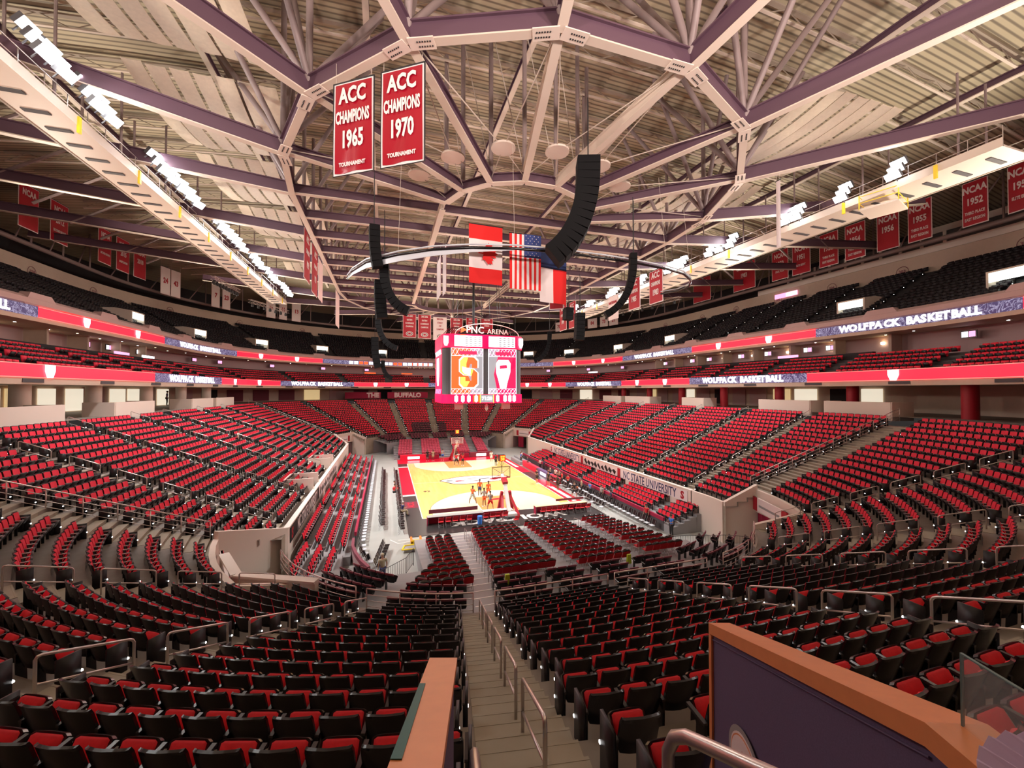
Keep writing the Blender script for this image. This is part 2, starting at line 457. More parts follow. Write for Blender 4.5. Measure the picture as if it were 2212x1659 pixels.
# floor tape
mb = MB()
for p, q in [((-9.1, -20.2), (-5.9, -19.7)), ((-5.9, -19.7), (-5.6, -21.4))]: mb.beam((*p, .006), (*q, .006), .07, .008, 'yellow')
tag(mb.build('floor_tape'), 'yellow tape lines on the grey floor beside the left folding chair block', 'tape')
mb = MB()
for p, q in [((-10.5, -18.6), (-9.9, -19.6)), ((-9.9, -19.6), (-8.9, -19.4)), ((-9.9, -18.9), (-8.9, -18.9))]: mb.beam((*p, .006), (*q, .006), .07, .008, 'courtwhite')
tag(mb.build('floor_tape'), 'white tape marks on the grey floor left of the court corner', 'tape')

# ------------------------------------------------------------------ lower bowl concrete
NROW = 19
def cornera(u):
    """(is corner, degrees from the side direction, near?)"""
    i = min(int(u), 8)
    if i in (1, 5): a = (1-(u-i))*90 if i == 1 else (1-(u-i))*90
    elif i in (3, 7): a = (u-i)*90
    else: return None
    return a, i in (1, 7)
EB = {1: uy(-23.3, 1), 3: uy(18.1, 1), 5: uy(18.1, -1), 7: uy(-23.3, -1)}
def vedge(q, d):
    if q == 1: return ua(1, 12.5)
    t = max(0, min(1, (d+.1)/2.7)); return EB[q]+(ua(q, 10.5)-EB[q])*t
def in_vom(u, d):
    if d >= 2.5: return False
    for q in (1, 3, 5, 7):
        lo, hi = sorted((vedge(q, d), ua(q, 36.5)))
        if lo < u < hi: return True
    return False
AISLE_U = sorted([0.0, 4.5] + [ua(q, a) for q in (1, 3, 5, 7) for a in (80.5, 61.0, 38.0, 13.0)] +
                 [uy(y, s) for s in (1, -1) for y in (-22.4, -15.1, -7.8, -2.5, 5.1, 12.3)])
zrow = [zb(.6+.8*k) for k in range(NROW)]
prof = [(-.1, 0), (-.1, zrow[0])]
for k in range(NROW):
    prof += [(.8*k+.1 if k else -.1, zrow[k], 'tread'), (.8*(k+1)+.1, zrow[k], 'tread')]
    if k < NROW-1: prof += [(.8*(k+1)+.1, zrow[k+1], 'tread')]
prof += [(16.3, zrow[-1], 'tread')]
mb = MB(); sweep(mb, prof, usamples(0, 9, cuts=[ua(q, 36.5) for q in (1, 3, 5, 7)]), 'concrete', skip=in_vom)
structure(mb.build('floor_lower_bowl'))

def stairs(u, w, d0, d1, key='concrete'):
    x, y, nx, ny = pos(u, 5); tx, ty = -ny, nx
    bx, by = x-nx*5, y-ny*5
    m = MB()
    def P(d, z, s):
        d -= .014
        return (bx+nx*d+tx*s*w/2, by+ny*d+ty*s*w/2, z)
    k0 = max(0, int(math.ceil((d0-.1)/.8)))
    pts = []
    for k in range(k0, NROW):
        e = .8*k+.1; zz = zrow[k]; zp = zrow[k-1] if k else zz-.33
        if e > d1+.01: break
        if k > k0: pts += [(e-.40, zp+.012), (e-.40, (zp+zz)/2)]
        pts += [(e, (zp+zz)/2 if k > k0 else zz-.3), (e, zz+.012)]
    pts += [(min(.8*(k+1)+.1, 16.2), pts[-1][1])]
    for (a, za), (b, zz) in zip(pts[:-1], pts[1:]):
        m.poly([P(a, za, -1), P(a, za, 1), P(b, zz, 1), P(b, zz, -1)], key)
        if abs(a-b) > .01:
            for s in (-1, 1):
                m.poly([P(a, za, s), P(b, za, s), P(b, za-.2, s), P(a, za-.2, s)], key)
            # slightly proud nosing
            m.hexa([P(a-.012, za-.04, -1), P(a+.03, za-.04, -1), P(a+.03, za-.04, 1), P(a-.012, za-.04, 1)],
                   [P(a-.012, za+.004, -1), P(a+.03, za+.004, -1), P(a+.03, za+.004, 1), P(a-.012, za+.004, 1)], key)
    return structure(m.build('floor_stairs'))
AW = {}
for u in AISLE_U:
    c = cornera(u); d0 = -.1; wdt = 1.25
    if c and abs(c[0]-13) < 2: d0 = 2.5; wdt = 2.3
    AW[u] = wdt
    stairs(u, wdt, d0, 15.3)

# corner vomitories: walls, portal, sign
def wallrun(m, pts, t, k):
    """pts: (x,y,zbottom,ztop); thickness t, each run a solid"""
    for (x0, y0, a0, b0), (x1, y1, a1, b1) in zip(pts[:-1], pts[1:]):
        d = Vector((x1-x0, y1-y0, 0)); 
        if d.length < 1e-6: continue
        n = Vector((-d.y, d.x, 0)).normalized()*t/2
        m.hexa([(x0-n.x, y0-n.y, a0), (x1-n.x, y1-n.y, a1), (x1+n.x, y1+n.y, a1), (x0+n.x, y0+n.y, a0)],
               [(x0-n.x, y0-n.y, b0), (x1-n.x, y1-n.y, b1), (x1+n.x, y1+n.y, b1), (x0+n.x, y0+n.y, b0)], k)
for q in (1, 3, 5, 7):
    # junction with the side stand, wall climbs with the stand; then the portal wall under the seats; then the low end wall
    e = EB[q]
    x, y, nx, ny = pos(e, -.1); m = MB()
    x2, y2, *_ = pos(ua(q, 10.5), 2.6)
    if q == 1: x, y, nx, ny = pos(ua(1, 12.5), -.1); x2, y2, *_ = pos(ua(1, 12.5), 2.6)
    wallrun(m, [(x, y, 0, 3.15), (x2, y2, 0, 4.45)], .3, 'cream')
    if q == 1:
        uw = [ua(1, a_) for a_ in (12.5, 9, 6, 3, 0)]+[uy(-23.3, 1)]
        for a_, b_ in zip(uw[:-1], uw[1:]): p, r = pos(a_, -.1), pos(b_, -.1); wallrun(m, [(p[0], p[1], 0, 3.15), (r[0], r[1], 0, 3.15)], .22, 'cream')
    structure(m.build('wall_vomitory_side'))
    m = MB(); arc = [ua(q, a) for a in (12 if q == 1 else 10.5, 15, 20, 25, 30, 36.5)]
    for i, (a, b) in enumerate(zip(sorted(arc)[:-1], sorted(arc)[1:])):
        p = pos(a, 2.6); r = pos(b, 2.6)
        wallrun(m, [(p[0], p[1], 2.35, zb(2.6)+.4), (r[0], r[1], 2.35, zb(2.6)+.4)], .25, 'cream')
    structure(m.build('wall_vomitory_portal'))
    m = MB(); p = pos(ua(q, 36.5), 2.6); r = pos(ua(q, 38), -.1)
    wallrun(m, [(p[0], p[1], 0, 4.0), (r[0], r[1], 0, 3.1)], .3, 'cream')
    structure(m.build('wall_vomitory_end'))
    if q == 7:
        m = MB(); sx = 1 if q == 1 else -1
        wallrun(m, [(X0+sx*17.2, -28.6, 2.0, 3.7), (X0+sx*16.0, -30.8, 0, 3.5), (X0+sx*12.5, -32.3, 0, 3.4)], .3, 'cream')
        wallrun(m, [(X0+sx*17.2, -28.6, 3.7, 3.8), (X0+sx*16.0, -30.8, 3.5, 3.6), (X0+sx*12.5, -32.3, 3.4, 3.5)], .42, 'whitewall')
        structure(m.build('wall_vomitory_front'))
    m = MB()
    p, r = pos(ua(q, 4), 11), pos(ua(q, 36), 11)
    wallrun(m, [(p[0], p[1], 0, 3.6), (r[0], r[1], 0, 3.6)], .2, 'dark')
    for a in (4, 36.5):
        p, r = pos(ua(q, a), 2.8), pos(ua(q, a), 11)
        wallrun(m, [(p[0], p[1], 0, 3.3), (r[0], r[1], 0, 3.3)], .2, 'pinkwall')
    structure(m.build('wall_vomitory_tunnel'))
    near = q in (1, 7)
    nm = {1: 'near right', 3: 'far right', 5: 'far left', 7: 'near left'}[q]
    # portal sign, red ends, white centre
    a0, a1 = (13, 31)
    p, r = pos(ua(q, a0), 2.4), pos(ua(q, a1), 2.4)
    if q in (3, 7): pass
    d = Vector((r[0]-p[0], r[1]-p[1], 0)); L = d.length; d.normalize(); n = Vector((-pos(ua(q, 22), 0)[2], -pos(ua(q, 22), 0)[3], 0))
    rt = d if d.cross(Vector((0, 0, 1))).dot(n) > 0 else -d
    c0 = Vector(((p[0]+r[0])/2, (p[1]+r[1])/2, 3.1))+n*.1
    m = MB(); m.beam(c0-rt*L/2, c0+rt*L/2, .12, 1.0, 'bannerwhite')
    sg = m.build('portal_sign'); tag(sg, f'white sign with red ends over the {nm} corner tunnel of the lower bowl', 'sign')
    for s in (-1, 1):
        m = MB(); cc = c0+rt*s*L*.43+n*.03; m.beam(cc-rt*L*.07, cc+rt*L*.07, .12, 1.0, 'bannerred'); o = m.build('red_end', sg)
    m = MB(); m.beam(c0-rt*L*.3+n*.01+Vector((0, 0, -.05)), c0+rt*L*.3+n*.01+Vector((0, 0, -.05)), .14, .16, 'grey'); m.build('wording_strip', sg)
    # curtain in the portal
    m = MB(); cc = c0-Vector((0, 0, 1.95))-n*.3; rows = []
    for zz in (-.95, 1.2):
        rows.append([cc+rt*(-L*.48+L*.4*i/24)+n*(.07*math.sin(i*1.9))+Vector((0, 0, zz)) for i in range(25)])
    m.slab(rows, n*-.03, 'curtain'); tag(m.build('curtain'), f'dark red curtain hanging in the {nm} corner tunnel', 'curtain')
# guard rails beside the wide corner stairs
def guard(ptsz, name, label, cat='railing', group=None, bars=4, h=1.05, r=.028, key='rail', post=1.25):
    """ptsz: list of (x,y,z) foot line"""
    root = empty(name, ptsz[0], 0, label, cat, group); o = Vector(ptsz[0])
    P = [Vector(p)-o for p in ptsz]
    m = MB()
    m.tube([p+Vector((0, 0, h)) for p in P], r*1.15, key); m.build('top_rail', root, True)
    m = MB()
    for b in range(1, bars): m.tube([p+Vector((0, 0, h*b/bars)) for p in P], r*.6, key, n=5)
    m.build('lower_rails', root, True)
    L = sum((b-a).length for a, b in zip(P[:-1], P[1:])); n = max(1, round(L/post)); m = MB()
    for i in range(n+1):
        s = L*i/n; a = 0
        for p, q in zip(P[:-1], P[1:]):
            l = (q-p).length
            if s <= a+l+1e-6:
                c = p+(q-p)*((s-a)/l); m.tube([c, c+Vector((0, 0, h))], r*.9, key); break
            a += l
    m.build('posts', root, True); return root
for q, nm in ((1, 'near right'), (7, 'near left'), (3, 'far right'), (5, 'far left')):
    u = ua(q, 13); pts = []
    x, y, nx, ny = pos(u, 0); tx, ty = -ny, nx
    s = -1 if q in (1, 5) else 1
    s = {1: 1, 7: -1, 3: -1, 5: 1}[q]
    for d in np.arange(2.9, 16.1, 1.2): pts.append((x+nx*d+tx*s*1.2, y+ny*d+ty*s*1.2, zb(d)))
    guard(pts, 'stair_guard_rail', f'long steel guard rail climbing beside the wide {nm} corner stairs')

# ------------------------------------------------------------------ aisle handrails
def handrail(p0, p1, label, group, h=.93, r=.024, name='aisle_handrail'):
    """p0 lower foot, p1 upper foot"""
    root = empty(name, p0, 0, label, 'handrail', group); a = Vector((0, 0, 0)); b = Vector(p1)-Vector(p0); up = Vector((0, 0, h))
    d = (b-a); e = d.normalized()
    m = MB()
    c = [a, a+up*.93]; c += [a+up*.98+e*.03, a+up+e*.09]
    c += [b+up-e*.09, b+up*.98-e*.03, b+up*.93, b]
    m.tube(c, r, 'rail', n=7); m.build('frame', root, True)
    m = MB(); m.tube([a+up*.52, b+up*.52], r*.8, 'rail'); m.build('mid_rail', root, True)
    return root
for u in AISLE_U:
    c = cornera(u)
    if c and abs(c[0]-13) < 2: continue
    side = int(u) in (2, 6); i = int(u)
    if i == 4 or (c and not c[1]): far = True
    else: far = False
    if u == 0.0: nm = 'first stairs right of the central stairs'
    elif c and c[1]:
        j = {80.5: 0, 61.0: 1, 38.0: 2}[min((80.5, 61.0, 38.0), key=lambda a: abs(a-c[0]))]
        nm = ('the central stairs', 'first stairs left of the central stairs', 'second stairs left of the central stairs')[j] if i == 7 else \
             ('second stairs right of the central stairs', 'third stairs right of the central stairs', 'fourth stairs right of the central stairs')[j]
    elif side:
        lst = sorted([v for v in AISLE_U if int(v) == i], key=lambda v: v if i == 2 else -v)
        nm = f'{ORD[lst.index(u)]} stairs of the {"right" if i == 2 else "left"} side stand'
    else:
        lst = sorted([v for v in AISLE_U if 3 <= v < 6 and not (cornera(v) and abs(cornera(v)[0]-13) < 2)], reverse=True)
        lst = [v for v in lst if v not in [w_ for w_ in AISLE_U if int(w_) in (2, 6)]]
        nm = f'{ORD[lst.index(u)]} stairs from left in the far stand'
    L, per = (1.4, 2.2) if side else (1.35, 1.95)
    d = .9 if side else 1.1; n = 0
    amin = 2.6 if (c and c[0] < 37) else 0
    while d+L < 15.6:
        if d >= amin and not (far and n % 2):
            x, y, *_ = pos(u, d); X, Y, *_ = pos(u, d+L)
            if not (Vector((X, Y, 11))-CAM).length < 3.0:
                handrail((x, y, zb(d)+.0), (X, Y, zb(d+L)), f'two-bar steel handrail, {ORD[n]} piece up the {nm}', f'handrails on the {nm}')
        d += per; n += 1
# rails along the bottom of the near stand
seg = [(7.22, 7.60), (7.63, 7.885), (7.935, 8.97), (0.05, 1.07), (1.14, 1.31), (1.36, 1.52)]
for j, (a, b) in enumerate(seg):
    uu = usamples(a, b); pts = [pos(u, -.25)[:2]+(2.62,) for u in uu]
    nmn = ['leftmost run', 'second run from left', 'run between the central stairs and the next', 'middle run', 'fifth run from left', 'rightmost run'][j]
    pts2 = [pts[0]]
    for p in pts[1:]:
        if (Vector(p)-Vector(pts2[-1])).length > .3: pts2.append(p)
    guard(pts2, 'front_guard_rail', f'low steel barrier below the near stand, {nmn}', group='barrier below the near stand', h=.95, post=1.6)

# ------------------------------------------------------------------ seats
def seat_parts(kind='near'):
    """returns dict of MBs in the local frame: +y faces the court, origin on the tread"""
    sh, rd = 'shell', 'red'
    W = .235
    def curve(x): return .055*(x/W)**2
    P = {}
    m = MB(); rows = []
    for t in (0, .15, .5, .85, .96, 1):
        z = .40+.47*t; y0 = -.13-.13*t; wd = W*(.86 if t in (0, 1) else (.95 if t in (.96,) else 1)); 
        rows.append([(wd*x, y0+curve(wd*x), z-(.02*abs(x)**3 if t == 1 else 0)) for x in (-1, -.85, -.5, 0, .5, .85, 1)])
    m.slab(rows, (0, -.032, -.004), sh); P['backrest'] = m
    m = MB(); rows = []
    for t in (0, .08, .5, .92, 1):
        z = .44+.38*t; y0 = -.13-.13*((z-.40)/.47); bul = .03 if 0 < t < 1 else .006; wd = W*(.8 if t in (0, 1) else .88)
        rows.append([(wd*x, y0+curve(wd*x)+(bul if abs(x) < 1 else .004), z) for x in (-1, -.9, -.5, 0, .5, .9, 1)])
    m.slab(rows, (0, -.005, 0), rd); P['back_cushion'] = m
    # seat pan, tipped up: hinge near (y -.06, z .42)
    def pan(u, x): # u 0 hinge ->1 front edge
        return Vector((x, -.03+.16*u, .41+.245*u))
    nrm = Vector((0, .22, -.16)).normalized()
    m = MB(); rows = []
    for t in (0, .1, .6, .93, 1):
        wd = .215*(.85 if t in (0, 1) else 1)
        rows.append([pan(t, wd*x)+Vector((0, 0, -.012*abs(x)**4*(t > .9))) for x in (-1, -.9, -.4, .4, .9, 1)])
    m.slab(rows, nrm*.055, sh); P['seat_pan'] = m
    m = MB(); rows = []
    for t in (.06, .12, .5, .86, .93):
        wd = .19*(.82 if t in (.06, .93) else 1); b = .035 if .1 < t < .9 else .004
        rows.append([pan(t, wd*x)-nrm*(b if abs(x) < 1 else .002) for x in (-1, -.88, -.4, .4, .88, 1)])
    m.slab(rows, nrm*.004, rd); P['seat_cushion'] = m
    m = MB()
    m.beam((0, -.19, .585), (0, .12, .60), .05, .035, 'arm'); m.beam((0, -.10, .0), (0, -.12, .58), .035, .14, 'shell', up=(0, 1, 0))
    P['armrest'] = m
    return P
SP = seat_parts()
seat_mesh = {k: v.mesh('seat_'+k, smooth=k in ('backrest', 'back_cushion', 'seat_cushion')) for k, v in SP.items()}
def low_seat(cush='red_far', shell='shell_far', arm='arm_far_glint'):
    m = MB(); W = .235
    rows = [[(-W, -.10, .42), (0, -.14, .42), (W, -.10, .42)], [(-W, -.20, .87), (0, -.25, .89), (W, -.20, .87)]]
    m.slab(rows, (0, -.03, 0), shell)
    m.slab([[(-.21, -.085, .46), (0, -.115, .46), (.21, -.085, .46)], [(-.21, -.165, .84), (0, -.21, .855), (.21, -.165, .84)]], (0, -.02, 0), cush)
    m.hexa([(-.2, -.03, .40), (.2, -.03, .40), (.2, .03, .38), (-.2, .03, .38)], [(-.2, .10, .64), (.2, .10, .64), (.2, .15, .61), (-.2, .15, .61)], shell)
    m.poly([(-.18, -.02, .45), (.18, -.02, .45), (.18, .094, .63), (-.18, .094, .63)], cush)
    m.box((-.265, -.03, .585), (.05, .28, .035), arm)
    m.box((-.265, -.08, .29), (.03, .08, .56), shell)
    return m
LOWS = low_seat()
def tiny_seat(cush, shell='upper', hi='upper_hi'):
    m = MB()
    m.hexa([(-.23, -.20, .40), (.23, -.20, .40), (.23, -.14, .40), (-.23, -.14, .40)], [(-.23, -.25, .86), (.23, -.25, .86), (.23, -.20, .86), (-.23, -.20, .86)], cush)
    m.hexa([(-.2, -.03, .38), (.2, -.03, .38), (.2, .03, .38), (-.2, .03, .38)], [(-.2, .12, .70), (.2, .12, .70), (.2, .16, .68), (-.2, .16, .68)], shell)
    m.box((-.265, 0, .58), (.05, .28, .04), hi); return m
def aisle_end(lit=True):
    m = MB(); m.box((0, -.03, .35), (.04, .34, .66), 'shell_far'); m.box((0, .15, .30), (.05, .03, .03), 'smalllight'); return m
def facing(nx, ny): return math.atan2(-ny, -nx)-PI/2
def seat_row(ua_, ub_, d, z, pitch=.535, wa=1.25, wb=1.25, dark=False):
    L = u_len(ua_, ub_, d)-wa/2-wb/2-.1
    n = int(L/pitch+.02); out = []
    if n < 1: return out
    s = wa/2+.05+(L-n*pitch)/2+pitch/2; u = u_adv(ua_, d, s)
    for i in range(n):
        x, y, nx, ny = pos(min(u, 8.9999), d); out.append((x, y, z, facing(nx, ny), u, i, n)); u = u_adv(u, d, pitch)
    return out
def proj(p):
    q = Vector(p)-CAM; s, c = math.sin(YAW), math.cos(YAW)
    f = q.x*s+q.y*c; r = q.x*c-q.y*s
    f2 = f*math.cos(PITCH)+q.z*math.sin(PITCH); u2 = -f*math.sin(PITCH)+q.z*math.cos(PITCH)
    if f2 < .3: return None
    return 1106+860*r/f2, 829.5-860*u2/f2
LED_A, LED_B = Vector((-11.044, -51.113)), Vector((-10.43, -48.60))   # ledge line on the left of the stairs
WL_A, WL_B = Vector((-8.8, -51.6)), Vector((-7.5, -48.1))              # panelled wall on the right
def near_line(x, y, A, B, t):
    p = Vector((x, y)); d = B-A; s = max(-.1, min(1.05, (p-A).dot(d)/d.length_squared)); return (p-(A+d*s)).length < t
seats = []; ends = []
ring_aisles = AISLE_U+[9.0]
for k in range(NROW):
    d = .8*k+.62; z = zrow[k]
    for si, (a, b) in enumerate(zip(ring_aisles[:-1], ring_aisles[1:])):
        wa = AW.get(a, 1.25); wb = AW.get(b, AW.get(0.0) if b == 9.0 else 1.25)
        if d < 2.5:
            for q in (1, 3, 5, 7):
                lo, hi = sorted((vedge(q, d), ua(q, 36.5)))
                if a >= lo-1e-6 and b <= hi+1e-6: b = a
                elif lo < b <= hi and a < lo: b, wb = lo, .5
                elif lo <= a < hi and b > hi: a, wa = hi, .5
                elif a < lo and b > hi: b, wb = lo, .5
        if b-a < .005: continue
        for s in seat_row(a, b, d, z, wa=wa, wb=wb):
            x, y = s[0], s[1]
            if in_vom(s[4], d): continue
            if y < -50.6 or (Vector((x, y))-CAM.xy).length < 1.3: continue
            if near_line(x, y, LED_A, LED_B, .42) or near_line(x, y, WL_A, WL_B, .34): continue
            seats.append((*s, k, si, ring_aisles[si], ring_aisles[si+1]))
            if s[5] in (0, s[6]-1): ends.append((x, y, z, s[3], 1 if s[5] == 0 else -1))
def vis(p, mg=60):
    q = proj((p[0], p[1], p[2]+.7)); return q and -mg < q[0] < 2212+mg and -mg < q[1] < 1659+mg
def dist(p): return (Vector(p[:3])-CAM).length
for_near = sorted([s for s in seats if vis(s, 40)], key=dist)[:300]
near_ids = {id(s) for s in for_near}
sec_count = {}
for s in for_near:
    k, si, a, b = s[7:]
    x, y, z, rz = s[:4]
    cu = ua(7, 80.5)
    if abs(b-cu) < 1e-6: side_, j, ref = 'left', s[6]-1-s[5], 'left of the central stairs'
    elif abs(a-cu) < 1e-6: side_, j, ref = 'right', s[5], 'right of the central stairs'
    elif b <= cu+1e-6 and a >= ua(7, 39): side_, j, ref = 'left', s[6]-1-s[5], 'beyond the first stairs leftward'
    elif a < 1: side_, j, ref = 'right', s[5], 'beyond the first stairs rightward'
    elif a < 1.2: side_, j, ref = 'right', s[5], 'beyond the second stairs rightward'
    elif a >= ua(7, 12): side_, j, ref = 'left', s[6]-1-s[5], 'beyond the second stairs leftward'
    else: side_, j, ref = 'right', s[5], 'beyond the third stairs rightward'
    lab = f'black seat with red cushion, {ORD[18-k]} row down, {ORD[min(j,29)]} seat {ref}'
    root = empty('stadium_seat', (x, y, z), rz, lab, 'seat', 'stadium seats nearest the camera')
    for nm in ('backrest', 'back_cushion', 'seat_pan', 'seat_cushion'):
        o = bpy.data.objects.new(nm, seat_mesh[nm]); COL.objects.link(o); o.parent = root
    arms = [-.2675]
    if s[5] == s[6]-1: arms.append(.2675)
    for ax in arms:
        o = bpy.data.objects.new('armrest', seat_mesh['armrest']); COL.objects.link(o); o.parent = root; o.location = (ax, 0, 0)
rest = [s for s in seats if id(s) not in near_ids and not (s[1] < -46 and not vis(s, 400))]
notch = [s for s in rest if s[1] > 20 and -5.6 < s[0] < 1.3 and s[7] < 5]
main = [s for s in rest if not (s[1] > 20 and -5.6 < s[0] < 1.3 and s[7] < 5)]
# club seats above the lower ribbon
club = []; clubends = []
for k in range(5):
    d = 17.5+.88*k; z = 13.0+.42*k
    for a, b in zip(ring_aisles[:-1], ring_aisles[1:]):
        for s in seat_row(a, b, d, z):
            if s[1] > -38: club.append(s)
AE = aisle_end()
mk = lambda lst: [(s[0], s[1], s[2], s[3]) for s in lst]
endx = [(x-math.cos(rz)*.3*sg, y-math.sin(rz)*.3*sg, z, rz) for x, y, z, rz, sg in ends]
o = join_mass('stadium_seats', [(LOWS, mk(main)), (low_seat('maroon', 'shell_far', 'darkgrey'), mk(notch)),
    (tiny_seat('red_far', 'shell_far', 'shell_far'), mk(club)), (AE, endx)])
tag(o, 'rows of red tip-up stadium seats filling the lower bowl and club level', 'seats', kind='stuff')
# upper deck
upper = []; uend = []
for k in range(15):
    d = 23.9+.86*k; z = 19.2+.46*k
    for a, b in zip(ring_aisles[:-1], ring_aisles[1:]):
        r_ = seat_row(a, b, d, z, pitch=.56)
        for s in r_:
            if s[1] > -36:
                upper.append(s)
                if s[5] in (0,) and k % 2: uend.append((s[0]-math.cos(s[3])*.3, s[1]-math.sin(s[3])*.3, z, s[3]))
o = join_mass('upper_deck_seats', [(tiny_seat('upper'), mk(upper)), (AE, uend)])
tag(o, 'dark unlit seat rows of the upper deck with tiny step lights', 'seats', kind='stuff')
# ------------------------------------------------------------------ side stand front walls and banners
def banner_plane(p0, p1, z0, z1, inward):
    """frame for lettering on a vertical wall from p0 to p1 as read from inside"""
    return None
for s, nm in ((1, 'right'), (-1, 'left')):
    X = X0+s*(HX-.1)
    m = MB(); m.box((X, -2.6, 1.6), (.22, 41.6, 3.1), 'cream'); m.box((X-s*.02, -2.6, 3.16), (.34, 41.6, .06), 'whitewall')
    structure(m.build('wall_side_stand_'+nm))
    xf = X-s*.14
    def strip(y0, y1, key, name, label, z0=2.02, z1=2.98, th=.03):
        m = MB(); m.box(((xf), (y0+y1)/2, (z0+z1)/2), (th, abs(y1-y0), z1-z0), key)
        o = m.build(name); return tag(o, label, 'banner')
    rd = (0, -s, 0) if s > 0 else (0, 1, 0)   # reading direction on the wall seen from the court
    rd = (0, -1, 0) if s > 0 else (0, 1, 0)
    def wl(o, txt, y, z, size, key, sx=1., bold=.015):
        text(txt, 'lettering', o, frame_mtx((xf-s*.02, y, z), rd, (0, 0, 1)), size, key, sx=sx, bold=bold, depth=.004)
    if s > 0:
        o = strip(7.6, -3.2, 'bannerwhite', 'wall_banner', 'white university name banner on the right side wall, the farther one')
        wl(o, 'NC STATE UNIVERSITY', 1.7, 2.46, 1.15, 'c_navy', .72, .01); wl(o, 'S', 7.1, 2.48, .9, 'bannerred', 1, .05)
        o = strip(-3.2, -12.4, 'bannerwhite', 'wall_banner', 'white banner with black ink-like strokes and red ends on the right side wall')
        for i in range(9):
            m = MB(); y = -4.3-.85*i
            m.prism([(xf-.02, y+.1*math.sin(i*2.1), 2.9-.1*(i % 3)), (xf-.02, y-.5, 2.35+.15*math.sin(i)), (xf-.02, y-.25, 2.1), (xf-.02, y+.35, 2.5+.1*math.cos(i*3))], (-.01, 0, 0), 'bannerblack')
            m.build('ink_stroke', o)
        for y in (-3.3, -12.2): m = MB(); m.box((xf-.02, y, 2.5), (.03, .55, .96), 'bannerred'); m.build('red_end', o)
        o = strip(-12.5, -22.9, 'bannerwhite', 'wall_banner', 'white university name banner on the right side wall, the nearer one')
        wl(o, 'NC STATE UNIVERSITY', -17.3, 2.46, 1.15, 'c_navy', .72, .01); wl(o, 'S', -22.3, 2.48, .9, 'bannerred', 1, .05)
    else:
        o = strip(-22.9, -11.5, 'bannerblack', 'wall_banner', 'black university name banner on the left side wall')
        wl(o, 'NC STATE UNIVERSITY', -16.6, 2.46, 1.15, 'bannerwhite', .70, .02); wl(o, 'S', -22.3, 2.48, .9, 'bannerred', 1, .05)
        o = strip(-11.5, 2.5, 'bannerwhite', 'wall_banner', 'white and black brush-stroke banner on the left side wall')
        for i in range(12):
            m = MB(); y = -10.6+1.05*i
            m.prism([(xf+.02, y+.1*math.sin(i*2.1), 2.9-.1*(i % 3)), (xf+.02, y-.5, 2.35+.15*math.sin(i)), (xf+.02, y-.25, 2.1), (xf+.02, y+.4, 2.5+.1*math.cos(i*3))], (.01, 0, 0), 'bannerblack')
            m.build('ink_stroke', o)
        # two white camera boxes in the stand
        for j, (y, l) in enumerate(((-11.6, 'nearer'), (-.6, 'farther'))):
            m = MB(); x0, x1 = X-.1, X-2.4
            for (a, b, c, d) in ((x0, y-1.3, x1, y-1.3), (x1, y-1.3, x1, y+1.3), (x1, y+1.3, x0, y+1.3)):
                wallrun(m, [(a, b, 2.6, 4.1), (c, d, 2.6, 4.1)], .12, 'cream')
            tag(m.build('camera_platform_wall'), f'low white platform enclosure at the foot of the left stand, {l} one', 'enclosure')
# ------------------------------------------------------------------ retractable stands beside the court
riser_parts = []; RIS = MB()
def riser(xs, zs, y0, y1, depth, name):
    m = MB()
    for x, z in zip(xs, zs):
        m.box((x, (y0+y1)/2, z/2), (depth, y1-y0, z), 'grey')
    structure(m.build(name))
LX = [-13.5, -14.3, -15.1, -15.9]; LZ = [.6, .85, 1.1, 1.35]
riser(LX, LZ, -22.6, 17.5, .8, 'floor_riser_left')
m = MB()
for x, z in zip(LX[1:], LZ[1:]): m.box((x+.35, -25.2, z/2), (.8, 5.2, z), 'grey')
structure(m.build('floor_riser_left_end'))
RX = [11.65, 12.27, 12.89, 13.51, 14.1]; RZ = [.65, .85, 1.05, 1.25, 1.45]
riser(RX, RZ, -24.5, 12.5, .62, 'floor_riser_right')
ris = []
for x, z in zip(LX, LZ):
    for a, b in ((-22.0, -14.2), (-13.4, -8.6), (-7.6, -3.2), (-2.4, 2.8), (3.6, 8.8), (9.6, 15.2)):
        n = int((b-a)/.52)
        for i in range(n): ris.append((x-.05, a+.26+i*.52, z, -PI/2))
for x, z in zip(LX[1:], LZ[1:]):
    for i in range(8): ris.append((x+.35+.018*(i-3)**2*.3, -27.4+i*.54, z, -PI/2+.05*(i-3)*-1))
for x, z in zip(RX, RZ):
    for a, b in ((-24.2, -21.6), (-20.6, -14.4), (-13.4, -7.8), (-6.8, -1.6), (-.6, 4.4), (5.2, 10.2)):
        n = int((b-a)/.52)
        for i in range(n): ris.append((x+.05, a+.26+i*.52, z, PI/2))
farm = []
for d_, z_ in ((-.62, 2.42), (-1.48, 2.30), (-2.33, 2.18), (-3.2, 2.0)):
    for a_, b_ in ((3.55, 3.86), (3.9, 4.20), (4.24, 4.62), (4.66, 5.08), (5.12, 5.45)): farm += [q[:4] for q in seat_row(a_, b_, d_, z_, pitch=.56, wa=.2, wb=.2)]
o = join_mass('riser_seats', [(LOWS, ris), (low_seat('maroon'), farm)]); tag(o, 'red seat rows on the pull-out risers either side of the court', 'seats', kind='stuff')
